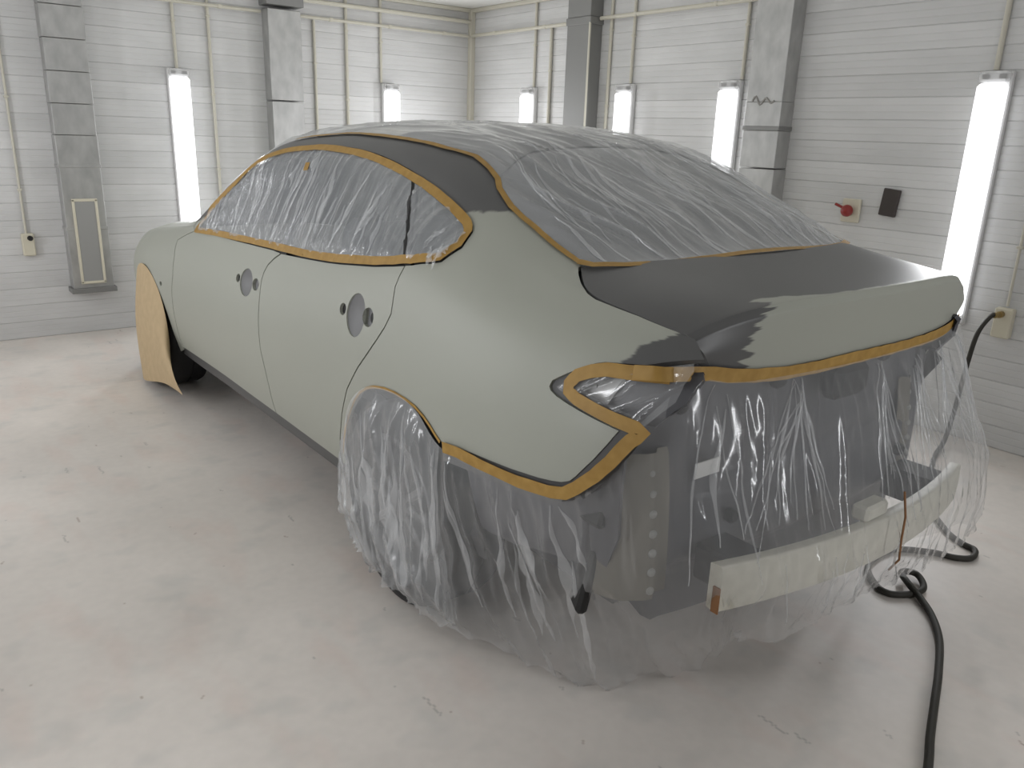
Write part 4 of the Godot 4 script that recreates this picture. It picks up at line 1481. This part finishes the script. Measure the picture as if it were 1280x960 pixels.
	folds = Shape.new()
	for k in 40:   # soft hanging folds over the wheel and beside it
		var a := rng.randf_range(2.0, split + 60.0)
		var b0 := rng.randf_range(2.0, 26.0)
		fold(folds, d, Vector2(a, b0), Vector2(a + rng.randf_range(-5.0, 7.0), minf(68.0, b0 + rng.randf_range(18.0, 45.0))), Vector2(rng.randf_range(0.8, 4.0), 0), Vector3(-0.2, 0.1, -1).normalized(), k * 1.9)
	# tight creases fanning from gathers in the tape: z of the gather, then the range of z where they reach the beam
	for q in [[-0.35, -0.62, -0.22, 12, 33], [0.02, -0.12, 0.16, 8, 36], [0.20, 0.12, 0.42, 9, 34], [0.36, 0.36, 0.66, 11, 30], [0.50, 0.55, 0.80, 10, 34], [-0.62, -0.66, -0.5, 4, 40]]:
		var a0 := place_on_tail(d, q[0], 2)
		for k in q[3]:
			var f: float = (k + rng.randf_range(0.2, 0.8)) / q[3]
			var b1 := int(q[4] * rng.randf_range(0.7, 1.05))
			var a1 := place_on_tail(d, lerpf(q[1], q[2], f), q[4])
			var b0 := rng.randf_range(1.0, 7.0)
			fold(folds, d, Vector2(a0 + rng.randf_range(-2.5, 2.5), b0), Vector2(lerpf(a0, a1, (b1 - b0) / (q[4] - b0)), b1), Vector2(rng.randf_range(0.35, 1.5), 0), Vector3(-1, 0.1, 0), k * 1.9 + q[0] * 50.0)
	for k in 12:   # below the beam
		var a := place_on_tail(d, rng.randf_range(-0.6, 0.75), 50)
		fold(folds, d, Vector2(a, rng.randf_range(36.0, 46.0)), Vector2(a + rng.randf_range(-4.0, 4.0), rng.randf_range(56.0, 68.0)), Vector2(rng.randf_range(0.4, 1.6), 0), Vector3(-1, 0.1, 0), k * 5.1)
	put("folds", folds, "folded_film", o).set_meta("kind", "stuff")
	var opening := pairs(LAMP_OUTLINE)
	opening.append_array([Vector2(-0.88, 4.2), Vector2(-0.93, 4.45), Vector2(-0.985, 4.75), Vector2(-1.0, 4.3), Vector2(-0.985, 3.6), Vector2(-0.93, 3.1)])
	put("sheet", skin(opening, -1.0, 0.02, 0.0, [], Vector2(0.010, 0.0085), "lamp", 0.0), "clear_film", o)
	var tie := Shape.new()
	tie.tube([Vector3(-1.12, 0.60, 0.02), Vector3(-1.134, 0.53, 0.022), Vector3(-1.138, 0.46, 0.015), Vector3(-1.136, 0.40, 0.03), Vector3(-1.115, 0.36, 0.026)], 0.003, 6)
	put("tie_cord", tie, "rust", o, Vector3.ZERO, "thin brown cord across the beam")
	put("tape", body_ribbon(pairs(LAMP_TAPE), 0.032, -1.0, 0.008, 8.0), "tape", o)
	var pts := [on_body(-0.865, 3.985, 0.016), on_body(-0.905, 4.03, 0.024), on_body(-0.935, 4.07, 0.022)]
	var ns := [surf_normal(-0.872, 3.99), surf_normal(-0.905, 4.03), surf_normal(-0.935, 4.07)]
	for a in 45:
		var u := -1.0 + 2.0 * a / 44.0
		var e := lid_point(u * 1.0, 6.0)
		pts.append(e + Vector3(-0.004, -0.014 + 0.003 * noise.get_noise_2d(a * 30.0, 3.0), 0))
		ns.append(Vector3(-1, -0.1, 0.35 * u).normalized())
	put("tape", ribbon(pts, ns, 0.034, 9.0), "tape", o)
	put("tape", body_ribbon(pairs(REAR_ARCH), 0.009, -1.0, 0.002, 10.0), "tape", o)

	# kraft paper over the front wheel
	var paper := Shape.new()
	g = []
	for a in 33:
		var line := []
		var u := a / 32.0
		for b in 25:
			var v := b / 24.0
			var ang := lerpf(PI * 1.02, PI * 0.12, u)
			var top := Vector3(2.82 + 0.375 * cos(ang), 0.335 + 0.375 * sin(ang), 0)
			top.z = surf(clampf(top.x, 2.3, 3.4), 1.6).z - 0.006
			var foot := Vector3(lerpf(2.12, 3.12, pow(u, 0.7)), lerpf(0.13, 0.03, smoothstep(0.0, 0.7, u)), -0.935 - 0.035 * sin(u * 4.0))
			var p := top.lerp(foot, v)
			p.z -= 0.02 * sin(PI * v) + 0.012 * sin(u * 9.0 + v * 2.0) * v
			line.append(p)
		g.append(line)
	paper.sheet(g, Vector3(0, 0, -1))
	tag(put("masking_paper", paper, "kraft_paper"), "brown kraft paper hung over the car's left front wheel", "masking paper")


const DRAPE := [
	[[0.385, 0.36, -0.885], [0.37, 0.29, -0.90], [0.35, 0.23, -0.90], [0.32, 0.17, -0.895], [0.28, 0.12, -0.88]],
	[[0.315, 0.57, -0.900], [0.29, 0.41, -0.915], [0.26, 0.29, -0.915], [0.22, 0.19, -0.91], [0.17, 0.10, -0.89]],
	[[0.18, 0.69, -0.905], [0.17, 0.5, -0.922], [0.15, 0.32, -0.922], [0.12, 0.18, -0.915], [0.09, 0.07, -0.892]],
	[[0.0, 0.728, -0.905], [0.0, 0.52, -0.925], [0.0, 0.32, -0.925], [-0.01, 0.17, -0.915], [-0.02, 0.055, -0.892]],
	[[-0.14, 0.712, -0.905], [-0.15, 0.52, -0.92], [-0.16, 0.32, -0.92], [-0.17, 0.16, -0.91], [-0.18, 0.045, -0.88]],
	[[-0.26, 0.64, -0.90], [-0.27, 0.48, -0.90], [-0.28, 0.3, -0.885], [-0.29, 0.14, -0.86], [-0.30, 0.03, -0.82]],
	[[-0.42, 0.64, -0.892], [-0.42, 0.47, -0.872], [-0.43, 0.3, -0.835], [-0.45, 0.14, -0.79], [-0.47, 0.02, -0.74]],
	[[-0.57, 0.65, -0.882], [-0.57, 0.48, -0.85], [-0.58, 0.3, -0.80], [-0.60, 0.13, -0.745], [-0.61, 0.015, -0.69]],
	[[-0.72, 0.66, -0.86], [-0.73, 0.5, -0.82], [-0.73, 0.32, -0.765], [-0.71, 0.14, -0.70], [-0.68, 0.015, -0.62]],
	[[-0.80, 0.74, -0.835], [-0.83, 0.58, -0.795], [-0.84, 0.38, -0.735], [-0.80, 0.18, -0.62], [-0.73, 0.015, -0.50]],
	[[-0.878, 0.86, -0.795], [-0.92, 0.66, -0.75], [-0.96, 0.46, -0.68], [-0.91, 0.24, -0.53], [-0.80, 0.03, -0.33]],
	[[-0.935, 0.965, -0.69], [-0.975, 0.75, -0.66], [-1.035, 0.53, -0.60], [-1.01, 0.38, -0.54], [-0.95, 0.22, -0.43]],
	[[-0.955, 0.962, -0.56], [-1.00, 0.76, -0.55], [-1.062, 0.535, -0.53], [-1.066, 0.42, -0.52], [-1.03, 0.29, -0.48]],
	[[-0.975, 0.947, -0.35], [-1.02, 0.76, -0.35], [-1.09, 0.525, -0.34], [-1.094, 0.40, -0.33], [-1.06, 0.27, -0.31]],
	[[-0.985, 0.943, 0.0], [-1.04, 0.75, 0.0], [-1.118, 0.518, 0.0], [-1.118, 0.385, 0.0], [-1.09, 0.30, 0.0]],
	[[-0.975, 0.947, 0.35], [-1.02, 0.75, 0.36], [-1.09, 0.515, 0.37], [-1.094, 0.38, 0.38], [-1.07, 0.25, 0.40]],
	[[-0.955, 0.962, 0.50], [-1.00, 0.77, 0.57], [-1.06, 0.53, 0.65], [-1.062, 0.38, 0.69], [-1.04, 0.24, 0.71]],
	[[-0.93, 0.972, 0.585], [-0.945, 0.78, 0.68], [-0.985, 0.55, 0.76], [-0.99, 0.38, 0.81], [-0.96, 0.21, 0.83]],
	[[-0.87, 0.93, 0.665], [-0.87, 0.75, 0.76], [-0.90, 0.55, 0.82], [-0.90, 0.35, 0.85], [-0.88, 0.12, 0.86]],
	[[-0.72, 0.66, 0.78], [-0.72, 0.5, 0.88], [-0.72, 0.3, 0.88], [-0.72, 0.15, 0.88], [-0.72, 0.03, 0.87]],
	[[-0.42, 0.64, 0.84], [-0.42, 0.48, 0.90], [-0.42, 0.3, 0.88], [-0.42, 0.14, 0.86], [-0.42, 0.03, 0.85]]]


func cr3(p0: Vector3, p1: Vector3, p2: Vector3, p3: Vector3, t: float) -> Vector3:
	return 0.5 * (2.0 * p1 + (p2 - p0) * t + (2.0 * p0 - 5.0 * p1 + 4.0 * p2 - p3) * t * t + (3.0 * p1 - p0 - 3.0 * p2 + p3) * t * t * t)


func drape() -> Array:
	var base := []
	var nv := 70
	for st in DRAPE:
		var line := []
		for b in nv:
			var v := 4.0 * b / (nv - 1)
			var i := clampi(int(v), 0, 3)
			var q := func(k: int) -> Vector3:
				var e: Array = st[clampi(k, 0, 4)]
				return Vector3(e[0], e[1], e[2])
			line.append(cr3(q.call(i - 1), q.call(i), q.call(i + 1), q.call(i + 2), v - i))
		base.append(line)
	# even steps along the drape
	var g := []
	var arc := []
	var total := 0.0
	for k in base.size() - 1:
		var length: float = (base[k + 1][30] - base[k][30]).length()
		var steps := maxi(4, int(length / 0.0085))
		for j in steps + (1 if k == base.size() - 2 else 0):
			var t := float(j) / steps
			var line := []
			for b in nv:
				line.append(cr3(base[maxi(k - 1, 0)][b], base[k][b], base[k + 1][b], base[mini(k + 2, base.size() - 1)][b], t))
			g.append(line)
			arc.append(total + length * t)
		total += length
	var out := []
	for a in g.size():
		var line := []
		for b in nv:
			var v := float(b) / (nv - 1)
			var du: Vector3 = g[mini(a + 1, g.size() - 1)][b] - g[maxi(a - 1, 0)][b]
			var dv: Vector3 = g[a][mini(b + 1, nv - 1)] - g[a][maxi(b - 1, 0)]
			var n := du.cross(dv).normalized()
			if n.dot(g[a][b] - Vector3(0.3, 0.5, 0)) < 0.0:
				n = -n
			var u: float = arc[a]
			# folds fan out below gathers in the tape
			var lean := u + 0.10 * (v - 0.3) * sin(u * 5.0) + 0.02 * noise_b.get_noise_2d(u * 2.0, v * 3.0)
			var amp := smoothstep(0.0, 0.12, v) * lerpf(0.6, 1.25, v)
			var taut := smoothstep(-0.80, -0.93, g[a][b].x)
			var h := lerpf(0.022, 0.012, taut) * ridge(lean * 5.0, v * 1.0) + lerpf(0.012, 0.007, taut) * ridge(lean * 12.0 + 7.0, v * 1.4 + 2.0) + 0.004 * ridge(lean * 26.0 + 3.0, v * 2.2) + 0.004 * noise_b.get_noise_2d(lean * 7.0, v * 4.0 + 8.0)
			var slide := 0.007 * noise_b.get_noise_2d(lean * 16.0 + 70.0, v * 1.3) * amp
			line.append(g[a][b] + n * (0.001 + h * amp) + du.normalized() * slide)
		out.append(line)
	return out
